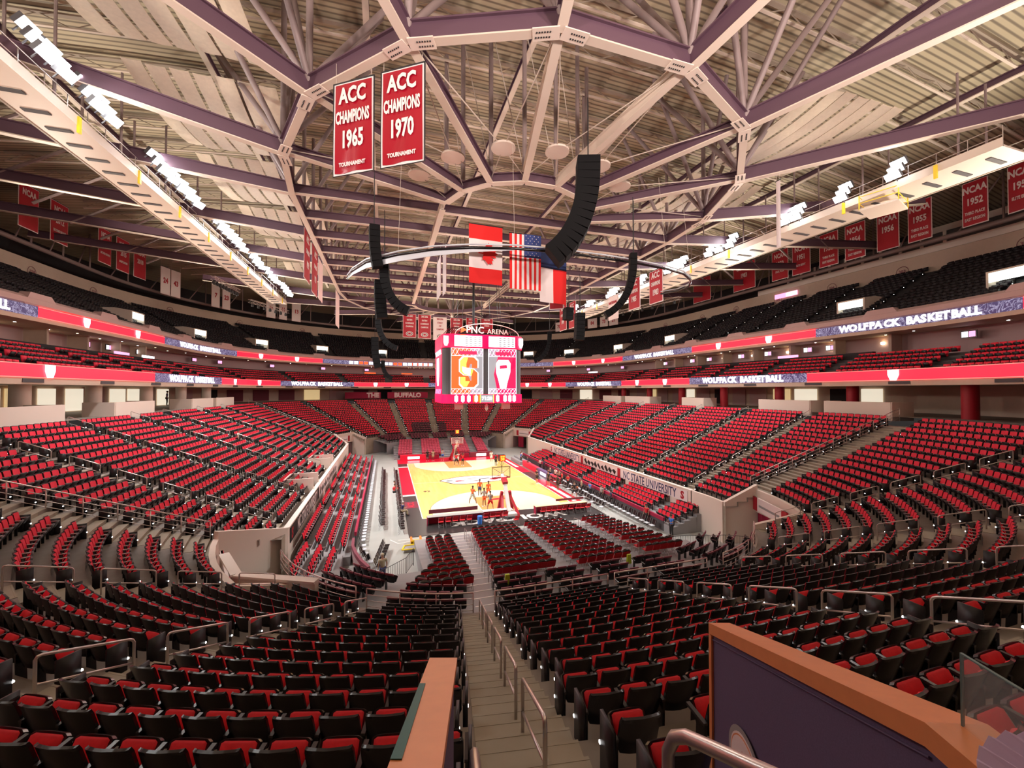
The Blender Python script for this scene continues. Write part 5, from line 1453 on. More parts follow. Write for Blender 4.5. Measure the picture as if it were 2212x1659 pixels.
# left face
m = MB(); m.box((-HXJ+.07, 0, 3.4), (.06, 5.6, 4.8), 'ledcrimson'); m.build('side_screen', JB); sdf = JB.children[-1]
m = MB()
for i in range(7): m.beam((-HXJ+.02, -2.6+.75*i, 5.3), (-HXJ+.02, -1.9+.75*i, 5.85), .03, .05, 'ledwhite', up=(1, 0, 0)); m.beam((-HXJ+.02, -2.6+.75*i, 1.5), (-HXJ+.02, -1.9+.75*i, 1.0), .03, .05, 'ledpink', up=(1, 0, 0))
m.prism([(-HXJ+.02, -.6, 5.0), (-HXJ+.02, .9, 5.0), (-HXJ+.02, 1.2, 3.4), (-HXJ+.02, .6, 1.9), (-HXJ+.02, -.4, 1.9), (-HXJ+.02, -.9, 3.4)], (-.03, 0, 0), 'ledwhite'); m.build('side_graphic', sdf)
m = MB()
for x in (-2.6, 2.8):
    m.box((x, -2.6, -.35), (.9, .5, .7), 'c_grey')
m.lathe([(.05, -.9), (.2, -.6), (.2, -.3), (.05, -.1)], 'c_grey', 10, (.4, -3.2, 0)); m.build('underside_fittings', JB)
# top truss and title
m = MB(); P = rrect(4.1, 3.6, 1.0)
for (a, b), (c, d) in zip(P, P[1:]+P[:1]):
    if abs(a-c)+abs(b-d) > .2: pass
    m.tube([(a, b, 7.4), (c, d, 7.4)], .04, 'shell', n=4); m.tube([(a*.9, b*.9, 8.1), (c*.9, d*.9, 8.1)], .04, 'shell', n=4); m.tube([(a, b, 7.4), (c*.9, d*.9, 8.1)], .03, 'shell', n=4)
m.box((0, 0, 7.6), (5, 4.5, .5), 'shell'); m.build('top_truss', JB)
m = MB(); m.tube([(3.6*math.cos(PI*i/14)+.4, -3.7, 7.35+1.25*math.sin(PI*i/14)) for i in range(15)], .05, 'bannerpink'); m.build('title_arch', JB)
text('PNC', 'title_lettering', JB, frame_mtx((-1.0, -3.72, 7.85), (1, 0, 0), (0, 0, 1)), 1.0, 'bannerpink', bold=.02); text('ARENA', 'title_lettering', JB, frame_mtx((1.55, -3.72, 7.75), (1, 0, 0), (0, 0, 1)), .75, 'bannerpink', bold=.01)
jpoly([(-2.6, 7.5), (-1.9, 7.85), (-2.5, 8.2)], 'c_orange', 'title_mark', -3.7)
m = MB()
for i in range(8):
    a = 2*PI*i/8; m.tube([(3*math.cos(a), 2.6*math.sin(a), 7.4), (2.4*math.cos(a), 2.2*math.sin(a), 20)], .022, 'shell', n=4)
m.tube([(-.3, .5, 7.4), (-.3, .5, 21)], .14, 'shell', n=8); m.build('suspension_cables', JB)
JB.scale = (1.07, 1.06, 1.08)
# ------------------------------------------------------------------ roof
def deckz(x, y):
    ax = max(0, abs(x-X0)-4); ay = max(0, abs(y-Y0)-24); r = math.hypot(ax, ay)
    return 37.5-.0019*r*r
m = MB(); ds = [-15.6, -12, -8, -4, 0, 4, 8, 12, 16, 20, 24, 28, 32, 36, 41]
uu = usamples(0, 9)
for d0, d1 in zip(ds[:-1], ds[1:]):
    for a, b in zip(uu[:-1], uu[1:]):
        if d0 < -11: # fill the middle with a simple grid below
            continue
        p, q, r, t = pos(a, d0), pos(b, d0), pos(b, d1), pos(a, d1)
        m.poly([(v[0], v[1], deckz(v[0], v[1])) for v in (p, q, r, t)], 'deck')
ysg = np.linspace(Y0-CY, Y0+CY, 12); xsg = (X0-CX-.0, X0, X0+CX)
m2 = [[(x, y, deckz(x, y)+.06) for x in (X0-12, X0-6, X0, X0+6, X0+12)] for y in np.linspace(Y0-31, Y0+31, 16)]
m.grid(m2, 'deck'); structure(m.build('ceiling'))
def ibeam(p, q, h=.75, wd=.5, key='steelweb', fl='flange', parent=None, name='roof_beam'):
    p, q = Vector(p), Vector(q); mid = p
    m = MB(); a, b = Vector((0, 0, 0)), q-p; up = Vector((0, 0, h/2))
    m.beam(a, b, .06+wd*.25, h, key)
    m.beam(a+up, b+up, wd, .07, key)
    m.beam(a-up, b-up, wd, .07, fl)  # lit look of the lower flange put into a paler colour
    o = m.build(name, parent); o.location = p; return o
GB = 'flanged steel beams of the roof'
nb = [0]
def rb(p, q, lab, **k):
    o = ibeam(p, q, **k); tag(o, lab, 'beam', GB); return o
ZC = 27.0; RO = 16.6; RI = 5.9; ZI = 26.2
def rn(R_, a, end, z): # end -1 near, +1 far
    cy = Y0+end*17.9; return Vector((X0+.4+R_*math.cos(a), cy+end*R_*math.sin(a), z))
ANG = [rad(-0+11.25+22.5*i) for i in range(8)]
near_nodes = [rn(RO, a, -1, ZC) for a in ANG]
for end, nm in ((-1, 'near'), (1, 'far')):
    nodes = [rn(RO, a, end, ZC) for a in ANG]
    inner = [rn(RI, a, end, ZI) for a in ANG]
    first = Vector((X0+.4+RO+.3, Y0+end*15.6, ZC)); last = Vector((X0+.4-RO-.3, Y0+end*15.6, ZC))
    ch = [first]+nodes+[last]
    for i, (a, b) in enumerate(zip(ch[:-1], ch[1:])): rb(a, b, f'purple-lit ring beam segment of the {nm} roof end, {ORD[i]} from the right', h=.85, wd=.42)
    for i, (a, b) in enumerate(zip(inner[:-1], inner[1:])): rb(a, b, f'curved inner ring beam piece of the {nm} roof end, {ORD[i]} from the right', h=.6, wd=.5)
    for i, (a, b) in enumerate(zip(nodes, inner)):
        rb(a, b, f'radial beam between the rings of the {nm} roof end, {ORD[i]} from the right', h=.6, wd=.42, key='flange' if i in (3, 4) else 'steelweb')
    for i, (a, n_) in enumerate(zip(ANG, nodes)):
        o_ = rn(38.5, a, end, 29.6); rb(n_, o_, f'long beam from the {nm} ring out to the wall, {ORD[i]} from the right', h=.9, wd=.42)
        # gusset plate with bolt holes under the node
        if end < 0:
            dirn = (n_-rn(0, a, end, ZC)).normalized(); t = Vector((-dirn.y, dirn.x, 0)); m = MB()
            for s in (-1, 1): m.beam(t*(s*.05)+Vector((0, 0, -.47)), t*(s*1.15)+Vector((0, 0, -.47))-dirn*.22, .62, .05, 'plate')
            g = m.build('gusset_plate'); g.location = n_; tag(g, f'pale bolted gusset plate under the near roof ring, {ORD[i]} from the right', 'plate', 'gusset plates')
            m = MB()
            for s in (-1, 1):
                for j in range(6):
                    for w_ in (-.12, .12): c = t*(s*(.45+.11*j))-dirn*(.22*(.4+.1*j))+Vector((0, 0, -.505))+dirn*w_; m.box(c, (.06, .06, .02), 'c_black')
            m.build('bolts', g)
        # tubes up to the deck
        for j, (rr_, da) in enumerate(((RO+5.5, -.16), (RO+5.5, .16), (RO-5.5, -.25), (RO-5.5, .25), (RO, 0), (RO, .24))):
            tp = rn(rr_, a+da, end, 0); tp.z = deckz(tp.x, tp.y)-1.0
            m = MB(); m.tube([Vector((0, 0, .3)), tp-n_], .17, 'tube', n=8, cap=False); t_o = m.build('roof_strut', smooth=True); t_o.location = n_
            tag(t_o, f'slanted steel tube, {nm} ring node {["one","two","three","four","five","six","seven","eight"][i]} from the right, {ORD[j]} of its fan', 'strut', 'tube struts of the roof')
    # inner posts and tie rods with round plates
    for i, (a, n_) in enumerate(zip(ANG, inner)):
        m = MB(); tz = deckz(n_.x, n_.y); m.tube([Vector((0, 0, .3)), Vector((0, 0, tz-n_.z-.3))], .16, 'tube', n=8, cap=False)
        cr_ = rn(RI, a+.39, end, 0)-n_; m.tube([Vector((0, 0, .3)), Vector((cr_.x, cr_.y, tz-n_.z-.6))], .03, 'rod', n=4, cap=False)
        t_o = m.build('ring_post'); t_o.location = n_; tag(t_o, f'vertical post on the {nm} inner roof ring, {ORD[i]} from the right', 'post', 'posts of the inner ring')
    for i in range(7):
        a = (ANG[i]+ANG[i+1])/2; c = rn(8.6, a, end, 26.6); root = empty('tie_plate', c, 0, f'round pale tie plate with rods outside the {nm} inner ring, {ORD[i]} from the right', 'tie plate', 'round tie plates')
        m = MB(); m.lathe([(.001, -.06), (.75, -.06), (.75, .06), (.001, .06)], 'plate', 20); m.build('disc', root)
        m = MB()
        for tgt in (inner[i], inner[i+1], nodes[i], nodes[i+1]): v = tgt-c; v.z *= .8; m.tube([v.normalized()*.6, v*.96], .035, 'rod', n=5, cap=False)
        m.build('tie_rods', root)
# straight sides, frames across
FY = [Y0-15.6+4.457*i for i in range(8)]
for s, nm in ((-1, 'left'), (1, 'right')):
    xo = X0+.4+s*(RO+.3); xi = X0+.4+s*RI
    for i, (a, b) in enumerate(zip(FY[:-1], FY[1:])):
        rb((xo, a, ZC), (xo, b, ZC), f'{nm} longitudinal roof chord, {ORD[i]} bay from the camera', h=.8, wd=.42)
        rb((xi, a, ZI), (xi, b, ZI), f'{nm} inner longitudinal chord of the roof, {ORD[i]} bay from the camera', h=.5, wd=.45, key='flange')
    rb((xi, FY[0]-2.2, ZI), (xi, FY[0], ZI), f'{nm} inner longitudinal chord of the roof, near end stub', h=.5, wd=.45, key='flange')
    rb((xi, FY[-1]+2.2, ZI), (xi, FY[-1], ZI), f'{nm} inner longitudinal chord of the roof, far end stub', h=.5, wd=.45, key='flange')
for i, y in enumerate(FY):
    rb((X0+.4-RO-.3, y, ZC), (X0+.4+RO+.3, y, ZC), f'cross beam of the roof between the long chords, {ORD[i]} from the camera', h=.65, wd=.34)
    for s, nm in ((-1, 'left'), (1, 'right')):
        xo = X0+.4+s*(RO+.3)
        if i % 2 == 0: rb((xo, y, ZC), (X0+s*49, y, 29.9), f'long {nm} roof beam out to the wall, {ORD[i//2]} from the camera', h=.85, wd=.42)
        for j, (dx, dy) in enumerate(((s*5, 2.5), (s*5, -2.5), (-s*5, 0), (0, 0))):
            tz = deckz(xo+dx, y+dy)-1.0; m = MB(); m.tube([Vector((0, 0, .3)), Vector((dx, dy, tz-ZC))], .16, 'tube', n=8, cap=False); t_o = m.build('roof_strut', smooth=True); t_o.location = (xo, y, ZC)
            tag(t_o, f'slanted tube on {nm} long chord, frame {["one","two","three","four","five","six","seven","eight"][i]} from the camera, {ORD[j]} of four', 'strut', 'tube struts of the roof')
        # wall end brackets
        m = MB(); m.tube([(0, 0, 0), (-s*5, 0, 3.2)], .13, 'tube'); t_o = m.build('roof_strut'); t_o.location = (X0+s*40, y, 28.6); tag(t_o, f'short brace over the {nm} upper deck at frame {["one","two","three","four","five","six","seven","eight"][i]}', 'strut', 'tube struts of the roof')
# deck purlins: light latticed joists under the deck
def joist(p, q, lab, n=None, z=None):
    p, q = Vector(p), Vector(q); L = (q-p).length; n = n or max(2, int(L/1.6)); m = MB(); a, b = Vector((0, 0, 0)), q-p
    m.beam(a, b, .3, .12, 'deckbeam'); lo = Vector((0, 0, -.8)); m.beam(a+lo, b+lo, .16, .1, 'flange')
    for i in range(n):
        m.beam(a+(b-a)*(i/n)+lo*(i % 2), a+(b-a)*((i+1)/n)+lo*((i+1) % 2), .05, .05, 'deckbeam')
    o = m.build('roof_joist'); o.location = p; return tag(o, lab, 'joist', 'latticed roof joists')
i = 0
for y in np.arange(Y0-40, Y0+45, 3.4):
    for s, nm in ((-1, 'left'), (1, 'right')):
        prev = None
        for x in (0, 12, 24, 36, 44):
            px = X0+s*x; 
            rr_ = math.hypot(max(0, x-CX), max(0, abs(y-Y0)-CY))-RR
            if rr_ > 37: break
            pt = (px, y, deckz(px, y)-.25)
            if prev and y < 36: joist(prev, pt, f'latticed joist under the {nm} roof deck, cross line {i+1}, span {["","one","two","three","four"][(0,12,24,36,44).index(x)]}')
            prev = pt
    i += 1
for i, x in enumerate((-33, -22, -11, 0, 11, 22, 33)):
    ys_ = [y for y in np.arange(Y0-44, Y0+48, 11.3) if math.hypot(max(0, abs(x)-CX), max(0, abs(y-Y0)-CY))-RR < 38]
    for j, (a, b) in enumerate(zip(ys_[:-1], ys_[1:])):
        rb((X0+x, a, deckz(X0+x, a)-1.35), (X0+x, b, deckz(X0+x, b)-1.35), f'upper roof girder on long line {["one","two","three","four","five","six","seven"][i]} from the left, {ORD[j]} piece', h=.5, wd=.4, key='steelweb')
# perimeter ring pipe over the upper deck
m = MB(); uu = [u for u in usamples(0, 8.9999)]; m.tube([pos(u, 33.5)[:2]+(28.7,) for u in uu], .28, 'tube', n=8); tag(m.build('perimeter_pipe', smooth=True), 'thick pale perimeter pipe running round over the upper deck', 'pipe')
for i, u in enumerate(np.arange(1.5, 7.5, .11)):
    x, y, nx, ny = pos(u, 33.5); X_, Y_, *_ = pos(u+.05, 33.5); m = MB(); m.tube([(0, 0, 0), (0, 0, 5)], .1, 'tube'); m.tube([(0, 0, 4.8), (X_-x, Y_-y, 0)], .08, 'tube'); o = m.build('perimeter_brace'); o.location = (x, y, 28.7)
    tag(o, f'pale post and brace above the perimeter pipe, number {i+1} counted from the near right', 'brace', 'perimeter braces')
# acoustic sails: blocks of hung fabric strips
random.seed(11)
for s, nm in ((-1, 'left'), (1, 'right')):
    for bi, y0 in enumerate((-33.6, -23.0, -13.4, -3.8, 5.8, 15.4)):
        n = 7; w = 1.18
        for i in range(n):
            x = X0+s*(16.4+w*(i+.5)); L = 8.5; rows = []; dz = random.uniform(-.08, .08)
            if bi == 0: L = 9.0
            for t in range(9):
                yy = -L/2+L*t/8; sag = -.55*(1-(2*t/8-1)**2)
                rows.append([(-w*.42, yy, sag), (0, yy, sag-.04), (w*.42, yy, sag)])
            m = MB(); m.slab(rows, (0, 0, .05), 'panel'); o = m.build('acoustic_panel', smooth=True); o.location = (x, y0+4.4, 31.2+dz)
            tag(o, f'beige hung acoustic strip, {nm} roof, {ORD[bi]} block from camera, {ORD[i]} strip outward', 'acoustic panel', 'acoustic strips in the roof')
# ------------------------------------------------------------------ catwalks and floodlights
for s, nm in ((-1, 'left'), (1, 'right')):
    x = X0+s*27.0; y0, y1 = -38, 24
    cw_ = 3.4 if s > 0 else 2.2
    root = empty('catwalk', (x, 0, 26.3), 0, f'long steel catwalk with slotted pale underside over the {nm} stand', 'catwalk')
    m = MB(); m.box((0, (y0+y1)/2, .1), (cw_, y1-y0, .12), 'flange'); m.box((s*cw_/2, (y0+y1)/2, .3), (.12, y1-y0, .6), 'deckbeam'); m.box((-s*cw_/2, (y0+y1)/2, .3), (.12, y1-y0, .55), 'flange'); m.build('deck', root)
    for i in range(40):
        m = MB(); m.box((s*.1, y0+1+i*1.55, .02), (cw_*.5, .28, .06), 'darkgrey'); m.build('slot', root)
    m = MB()
    for h in (.55, 1.1): m.tube([(-s*cw_/2, y0, .2+h), (-s*cw_/2, y1, .2+h)], .028, 'rail')
    for h in (.55, 1.1): m.tube([(s*cw_/2, y0, .2+h), (s*cw_/2, y1, .2+h)], .028, 'rail')
    for i in range(42): m.tube([(-s*cw_/2, y0+i*1.5, .1), (-s*cw_/2, y0+i*1.5, 1.3)], .025, 'rail', n=5)
    m.build('railing', root)
    for i in range(11): m = MB(); m.box((-s*(cw_/2+.1), y0+3+i*5.6, .05), (.12, .18, .9), 'yellow'); m.build('yellow_bracket', root)
    for i in range(12):
        for e_ in (-1, 1): m = MB(); m.tube([(e_*cw_*.45, y0+2+i*5.4, .2), (e_*cw_*.45, y0+2+i*5.4, 6)], .07, 'tube'); m.build('hanger', root)
    ys = (-35.5, -34.3, -28.6, -27.4, -25.2, -24.0, -18.6, -17.4, -16.0, -14.7, -13.4, -8.6, -7.4, -6.2, -5.0, -3.8, -2.6, 1.5, 2.7, 3.9, 8, 9.3, 10.6, 16, 17.3, 18.6) if s < 0 else \
         (-36.0, -34.4, -33.2, -29.8, -26.2, -25.2, -19.2, -17.8, -16.4, -12, -10.8, -9.6, -4, -2.6, 3, 4.3, 10, 11.3, 17, 18.3)
    if s > 0: ys = ys[2:]
    for i, y in enumerate(ys):
        for k in range(3):
            lx = x-s*(2.15+.32*k); lz = 27.9-.52*k
            root = empty('floodlight', (lx, y, lz), 0, f'bright floodlight, {nm} catwalk, {ORD[i]} cluster from the camera, {["top","middle","bottom"][k]} lamp', 'floodlight', 'catwalk floodlights')
            d = (Vector((X0-s*2, y*.5-16, 4))-Vector((lx, y, lz))).normalized()
            m = MB(); m.beam(-d*.18, d*.05, .88, .52, 'lamphouse'); m.build('housing', root)
            m = MB(); m.beam(d*.05, d*.09, .84, .48, 'lampface'); m.build('lamp_face', root)
            m = MB(); m.beam(-d*.2, Vector((s*.5, 0, -.3)), .05, .05, 'lamphouse'); m.build('bracket', root)
# small service platforms and lighting trusses
def truss(p, q, lab, r=.03, w=.45, key='rail', grp='box trusses', lamps=0):
    p, q = Vector(p), Vector(q); d = q-p; L = d.length; n = max(3, int(L/.7)); e = d.normalized(); a = e.cross(Vector((0, 0, 1))).normalized()*w/2; b = Vector((0, 0, w/2)); m = MB()
    C4 = [a+b, a-b, -a-b, -a+b]
    for c in C4: m.tube([c, c+d], r, key, n=5)
    for i in range(n):
        for j in range(4): m.tube([C4[j]+d*(i/n), C4[(j+1) % 4]+d*((i+1)/n)], r*.6, key, n=4, cap=False)
    o = m.build('lighting_truss'); o.location = p; tag(o, lab, 'truss', grp)
    if lamps:
        m = MB()
        for i in range(lamps): c = d*((i+.5)/lamps)-Vector((0, 0, w*.5)); m.lathe([(.1, -.55), (.2, -.5), (.2, -.2), (.06, 0)], 'c_black', 8, c)
        m.build('stage_lamps', o)
    return o
truss((-31.5, 6.5, 25.8), (-31.0, 14.0, 25.9), 'box truss with hanging black stage lamps over the left upper deck', lamps=9)
truss((-30.5, 17, 25.2), (-27, 25, 25.2), 'box truss with stage lamps farther along on the left', lamps=7)
truss((31.5, -2, 25.8), (27.5, 14, 25.6), 'long box truss over the right upper deck', lamps=8)
truss((-3.5, -12.5, 27.3), (4.5, -12.5, 27.3), 'black box truss behind the national flags', key='shell', lamps=0)
truss((5, 0, 26), (5, 12, 26), 'dark box truss right above the scoreboard', key='shell')
# gantry basket on the right
root = empty('service_basket', (25.0, -31.5, 25.5), .3, 'small railed service platform hanging under the right catwalk', 'platform'); m = MB(); m.box((0, 0, 0), (2.6, 2.2, .14), 'flange'); m.build('deck', root)
m = MB()
for h in (.5, 1.0): m.tube([(-1.3, -1.1, h), (1.3, -1.1, h), (1.3, 1.1, h), (-1.3, 1.1, h), (-1.3, -1.1, h)], .03, 'yellow')
for a in ((-1.3, -1.1), (1.3, -1.1), (1.3, 1.1), (-1.3, 1.1)): m.tube([(*a, 0), (*a, 1.1)], .035, 'yellow')
m.build('railing', root)
# curved black rail hung round the middle
m = MB(); RP = [(-13.6, -20.4), (-13.1, -22.3), (-12.1, -24.6), (-10.2, -26.7), (-8.3, -28.2), (-6.2, -29.2), (-3.8, -29.8), (-1.3, -30.0), (1.9, -29.9), (4.8, -29.6), (7.2, -29.2), (9.1, -28.6), (10.8, -27.4), (11.9, -26.0), (12.1, -24.4), (11.4, -23.2)]
m.tube([(x, y, 20) for x, y in RP], .085, 'shell', n=8); m.tube([(x, y, 20.2) for x, y in RP[::1]], .05, 'pale', n=6)
cr_ = m.build('curved_rig_rail', smooth=True); tag(cr_, 'thin curved black rail hanging in a wide arc below the speakers', 'rig rail')
m = MB(); rows = []
for t in range(7): x, y = RP[t]; w_ = .28*math.sin(PI*min(1, (t+.3)/6.6)); rows.append([(x, y, 19.98), (x, y, 19.95-w_*1.3)])
m.slab(rows, (.02, .02, 0), 'pale'); m.build('rail_highlight', cr_)  # pale strip paints the highlight on the rail's left part
m = MB()
for (x, y) in (RP[3], RP[6], RP[10], RP[12]): m.tube([(x, y, 20.1), (x*.98, y+.6, 26.5)], .012, 'rod', n=4)
m.build('hanging_wires', cr_)
# ------------------------------------------------------------------ line array loudspeakers
def array(top, path, w, label, dr, cab=.34, n=None):
    """path: list of (out, down) in metres from the top; dr: plan direction it curves towards"""
    root = empty('line_array_speaker', top, 0, label, 'loudspeaker'); d = Vector((*dr, 0)).normalized(); sd = Vector((-d.y, d.x, 0))
    for (o0, z0), (o1, z1) in zip(path[:-1], path[1:]):
        a = d*o0+Vector((0, 0, -z0)); b = d*o1+Vector((0, 0, -z1)); e = (b-a).normalized(); f = sd.cross(e)
        a2 = a+e*.012; b2 = b-e*.012; m = MB(); 
        q = [a2-sd*w/2-f*cab, a2+sd*w/2-f*cab, a2+sd*w/2*.92+f*cab, a2-sd*w/2*.92+f*cab]; q2 = [v+(b2-a2) for v in q]
        m.hexa(q2, q, 'speaker'); c = m.build('cabinet', root)
        m = MB(); g = [b2+e*.0-sd*w/2*.9-f*(cab+.012), b2+sd*w/2*.9-f*(cab+.012), b2+sd*w/2*.9-f*(cab-.01), b2-sd*w/2*.9-f*(cab-.01)]
        m.hexa(g, [v-(b2-a2)*.9 for v in g], 'speakergrille'); m.build('grille', c)
    m = MB(); m.tube([(0, 0, 0), (0, 0, 3.5)], .02, 'c_black'); m.tube([sd*.2, sd*.2+Vector((0, 0, 3.2))], .02, 'c_black'); m.build('hanging_chains', root)
    return root
def curve(n, L, bend, start=0., bow=1.6):
    p = [(0, 0)]; 
    for i in range(n):
        a = start+bend*(i/(n-1))**bow; o, z = p[-1]; s_ = L/n; p.append((o+s_*math.sin(a), z+s_*math.cos(a)))
    return p
Rv = Vector((math.cos(YAW), -math.sin(YAW)))
array((-.35, -32.2, 24.4), curve(14, 5.9, rad(52)), 1.25, 'largest black curved line array speaker in front of the flags', (-.9, .35), cab=.6)
array((-11.6, -25.6, 22.0), curve(7, 2.6, rad(12)), .8, 'black line array hanging at the left, upper straight part', (.9, .1), cab=.3)
array((-11.0, -24.6, 20.0), curve(11, 3.7, rad(68)), .8, 'black line array at the left curving to the right with grey grilles', (.95, -.1), cab=.28)
array((-11.3, -23.0, 19.3), curve(8, 2.6, rad(8)), .8, 'black boxy speaker column at the left under the arc rail', (.9, .1), cab=.35)
array((-11.6, -13.0, 18.9), curve(11, 4.0, rad(72)), .7, 'black curved line array farther back on the left', (.95, -.1), cab=.24)
array((-12.0, -8, 17.3), curve(7, 3.2, rad(15)), .8, 'black speaker column behind the farther left line array', (.9, 0), cab=.35)
array((-11.2, -8, 14.9), curve(7, 2.3, rad(70)), .6, 'small black curved speaker low on the left', (.95, 0), cab=.2)
array((3.6, -30.6, 20.2), curve(12, 4.4, rad(62)), .55, 'black line array at the right curving to the left', (-.9, .35), cab=.2)
array((5.4, -20, 18.6), curve(7, 2.4, rad(5)), .75, 'black speaker column beside the right line array', (-.9, .1), cab=.38)
array((5.9, -12, 18.1), curve(11, 3.9, rad(70)), .65, 'black curved line array right of the scoreboard', (-.9, .35), cab=.22)
array((6.5, 2, 19.3), curve(6, 3.6, rad(3)), 1.5, 'tall black speaker block right behind the scoreboard', (-.9, 0), cab=.5)
array((6.2, -16, 19.9), curve(3, 1.2, rad(3)), .9, 'small black speaker cluster under the state flag', (-.9, 0), cab=.4)
# ------------------------------------------------------------------ banners
def banner(p0, p1, z0, z1, key, lines, label, group, border='bannerwhite', back='bannerblack', ink='bannerwhite', sat=False, th=.03):
    """p0, p1 plan ends as read left to right; lines: (text, height fraction, size, xscale)"""
    p0, p1 = Vector((*p0, 0)), Vector((*p1, 0)); w = (p1-p0).length; h = z1-z0; x = (p1-p0).normalized(); n = x.cross(Vector((0, 0, 1)))
    root = empty('hanging_banner', ((p0+p1)/2).to_tuple()[:2]+(z1,), 0, label, 'banner', group)
    def sheet(w_, h_, off, k, wob, nx_=9, nz=9):
        rows = []
        for j in range(nz):
            zz = -h/2+h_/2-h_*j/(nz-1)
            rows.append([x*(-w_/2+w_*i/(nx_-1))+Vector((0, 0, zz))+n*(off+wob*math.sin(i*1.1+j*.35)*(j/(nz-1))) for i in range(nx_)])
        m = MB(); m.slab(rows, -n*th*.5, k); return m
    wob = .05 if sat else .015
    sheet(w, h, 0, border, wob).build('border_cloth', root, True)
    b = .05 if not sat else .06
    sheet(w-2*b*1.6, h-2*b*1.8, .03, key, wob, ).build('cloth', root, True)
    m = MB(); m.tube([x*(-w/2-.04), x*(w/2+.04)], .035, 'bannerblack'); m.build('rod', root)
    if sat:
        m = MB(); m.tube([x*(-w/2-.02), x*(-w/2-.02)+Vector((0, 0, -h)), x*(w/2+.02)+Vector((0, 0, -h)), x*(w/2+.02)], .035, 'bannerblack', n=5); m.build('edge_cord', root)
    for t, fz, sz, sx in lines:
        text(t, 'lettering', root, frame_mtx(n*(.05+wob)+Vector((0, 0, -h*fz)), x, (0, 0, 1)), sz, ink, sx=sx, bold=.035, depth=.006)
    m = MB(); m.tube([x*(-w*.45), x*(-w*.45)+Vector((0, 0, 1.0))], .012, 'rod', n=4); m.tube([x*(w*.45), x*(w*.45)+Vector((0, 0, 1.0))], .012, 'rod', n=4); m.build('hanging_wires', root)
    return root
def champ(y): return [('ACC', .17, 1.02, .68), ('CHAMPIONS', .40, .80, .40), (y, .64, 1.1, .56), ('TOURNAMENT', .90, .26, .8)]
banner((-13.25, -31.3), (-11.45, -32.5), 21.85, 26.25, 'satinred', champ('1965'), 'large red satin championship banner reading 1965, left of the pair under the roof ring', 'pair of large banners', sat=True)
banner((-11.1, -32.75), (-9.3, -33.95), 21.85, 26.25, 'satinred', champ('1970'), 'large red satin championship banner reading 1970, right of the pair under the roof ring', 'pair of large banners', sat=True)
def sidebanner(y0, y1, yr, l1, l2, label, z0=28.4, z1=32.9, big='NCAA', d=31, side=1, key='bannerred', ink='bannerwhite', arc=None):
    if arc: (ux0, ux1) = arc; a, b = pos(ux0, d)[:2], pos(ux1, d)[:2]
    else: a, b = (pos(uy(y0, side), d)[:2], pos(uy(y1, side), d)[:2])
    L = [(big, .2, .95 if len(big) < 6 else .7, .66 if len(big) < 6 else .7), (yr, .47, .95, .66)]
    if l1: L.append((l1, .72, .42, .58))
    if l2: L.append((l2, .86, .42, .58))
    return banner(a, b, z0, z1, key, L, label, 'banners along the upper sides', ink=ink)
RB_ = [((-30.0, -31.7), 'NCAA', '1957', 'ELITE EIGHT', None, 'rightmost'), ((-26.8, -29.0), 'NCAA', '1952', 'THIRD PLACE', 'EAST REGION', 'second from the right edge'),
       ((-22.3, -24.4), 'NCAA', '1955', 'THIRD PLACE', 'EAST REGION', 'reading 1955'), ((-19.3, -21.5), 'NCAA', '1956', None, None, 'reading 1956'),
       ((-15.8, -18.1), 'NCAA', '1954', 'THIRD PLACE', 'EAST REGION', 'reading 1954'), ((-12.6, -15.0), 'NCAA', '1952', 'THIRD PLACE', 'EAST REGION', 'reading 1952 beside the one reading 1954'),
       ((-8.8, -11.4), 'NCAA', '1951', 'ELITE EIGHT', None, 'reading 1951'), ((-5.6, -8.2), 'NCAA', '1950', 'FINAL FOUR', None, 'reading 1950'),
       ((1.5, -2.7), 'CHAMPIONS', '1983', None, None, 'wide one reading champions 1983'), ((10.8, 6.5), 'CHAMPIONS', '', None, None, 'farthest wide red one')]
for (ys_, big, yr, l1, l2, w_) in RB_:
    if ys_[0] < -24.5:
        a0 = 7.5 if ys_[0] < -29 else 3.1; a1 = a0+2.6; arc = (ua(1, a0), ua(1, a1))
        sidebanner(0, 0, yr, l1, l2, f'red hanging banner over the right upper deck, {w_}', big=big, arc=arc)
    else: sidebanner(ys_[0], ys_[1], yr, l1, l2, f'red hanging banner over the right upper deck, {w_}', big=big)
for (arc, yr, l1, w_) in (((uy(3.7, -1), uy(6.3, -1)), '', None, 'leftmost'), ((uy(7.9, -1), uy(10.6, -1)), '2012', 'SECOND ROUND', 'second from left'), ((uy(15.9, -1), uy(18.6, -1)), '2014', 'SECOND ROUND', 'reading 2014'),
        ((ua(5, .5), ua(5, 4.3)), '2015', 'SWEET SIXTEEN', 'reading 2015'), ((ua(5, 5.5), ua(5, 9.0)), '2018', None, 'reading 2018')):
    sidebanner(0, 0, yr, l1, None, f'red hanging banner over the left upper deck, {w_}', arc=arc, side=-1, z0=29.2, z1=34.0)
def jersey(arc, num, label, z0=28.0, z1=32.6, ink='bannerred'):
    a, b = pos(arc[0], 31)[:2], pos(arc[1], 31)[:2]
    return banner(a, b, z0, z1, 'bannerwhite', [(num, .5, 1.2, .8)], label, 'white number banners', ink=ink, border='bannerpink')
for aa, num, w_ in (((13.1, 15.8), '24', 'left side reading 24'), ((16.0, 18.7), '43', 'left side reading 43'), ((27.4, 29.8), '7', 'left side, third one'), ((30.5, 32.8), '23', 'left side reading 23'),
        ((43.4, 46.2), '35', 'left side reading 35'), ((47.3, 49.7), '41', 'left side reading 41'), ((51.2, 54.0), '13', 'left side reading 13')):
    jersey((ua(5, aa[0]), ua(5, aa[1])), num, f'white hanging number banner, {w_}')
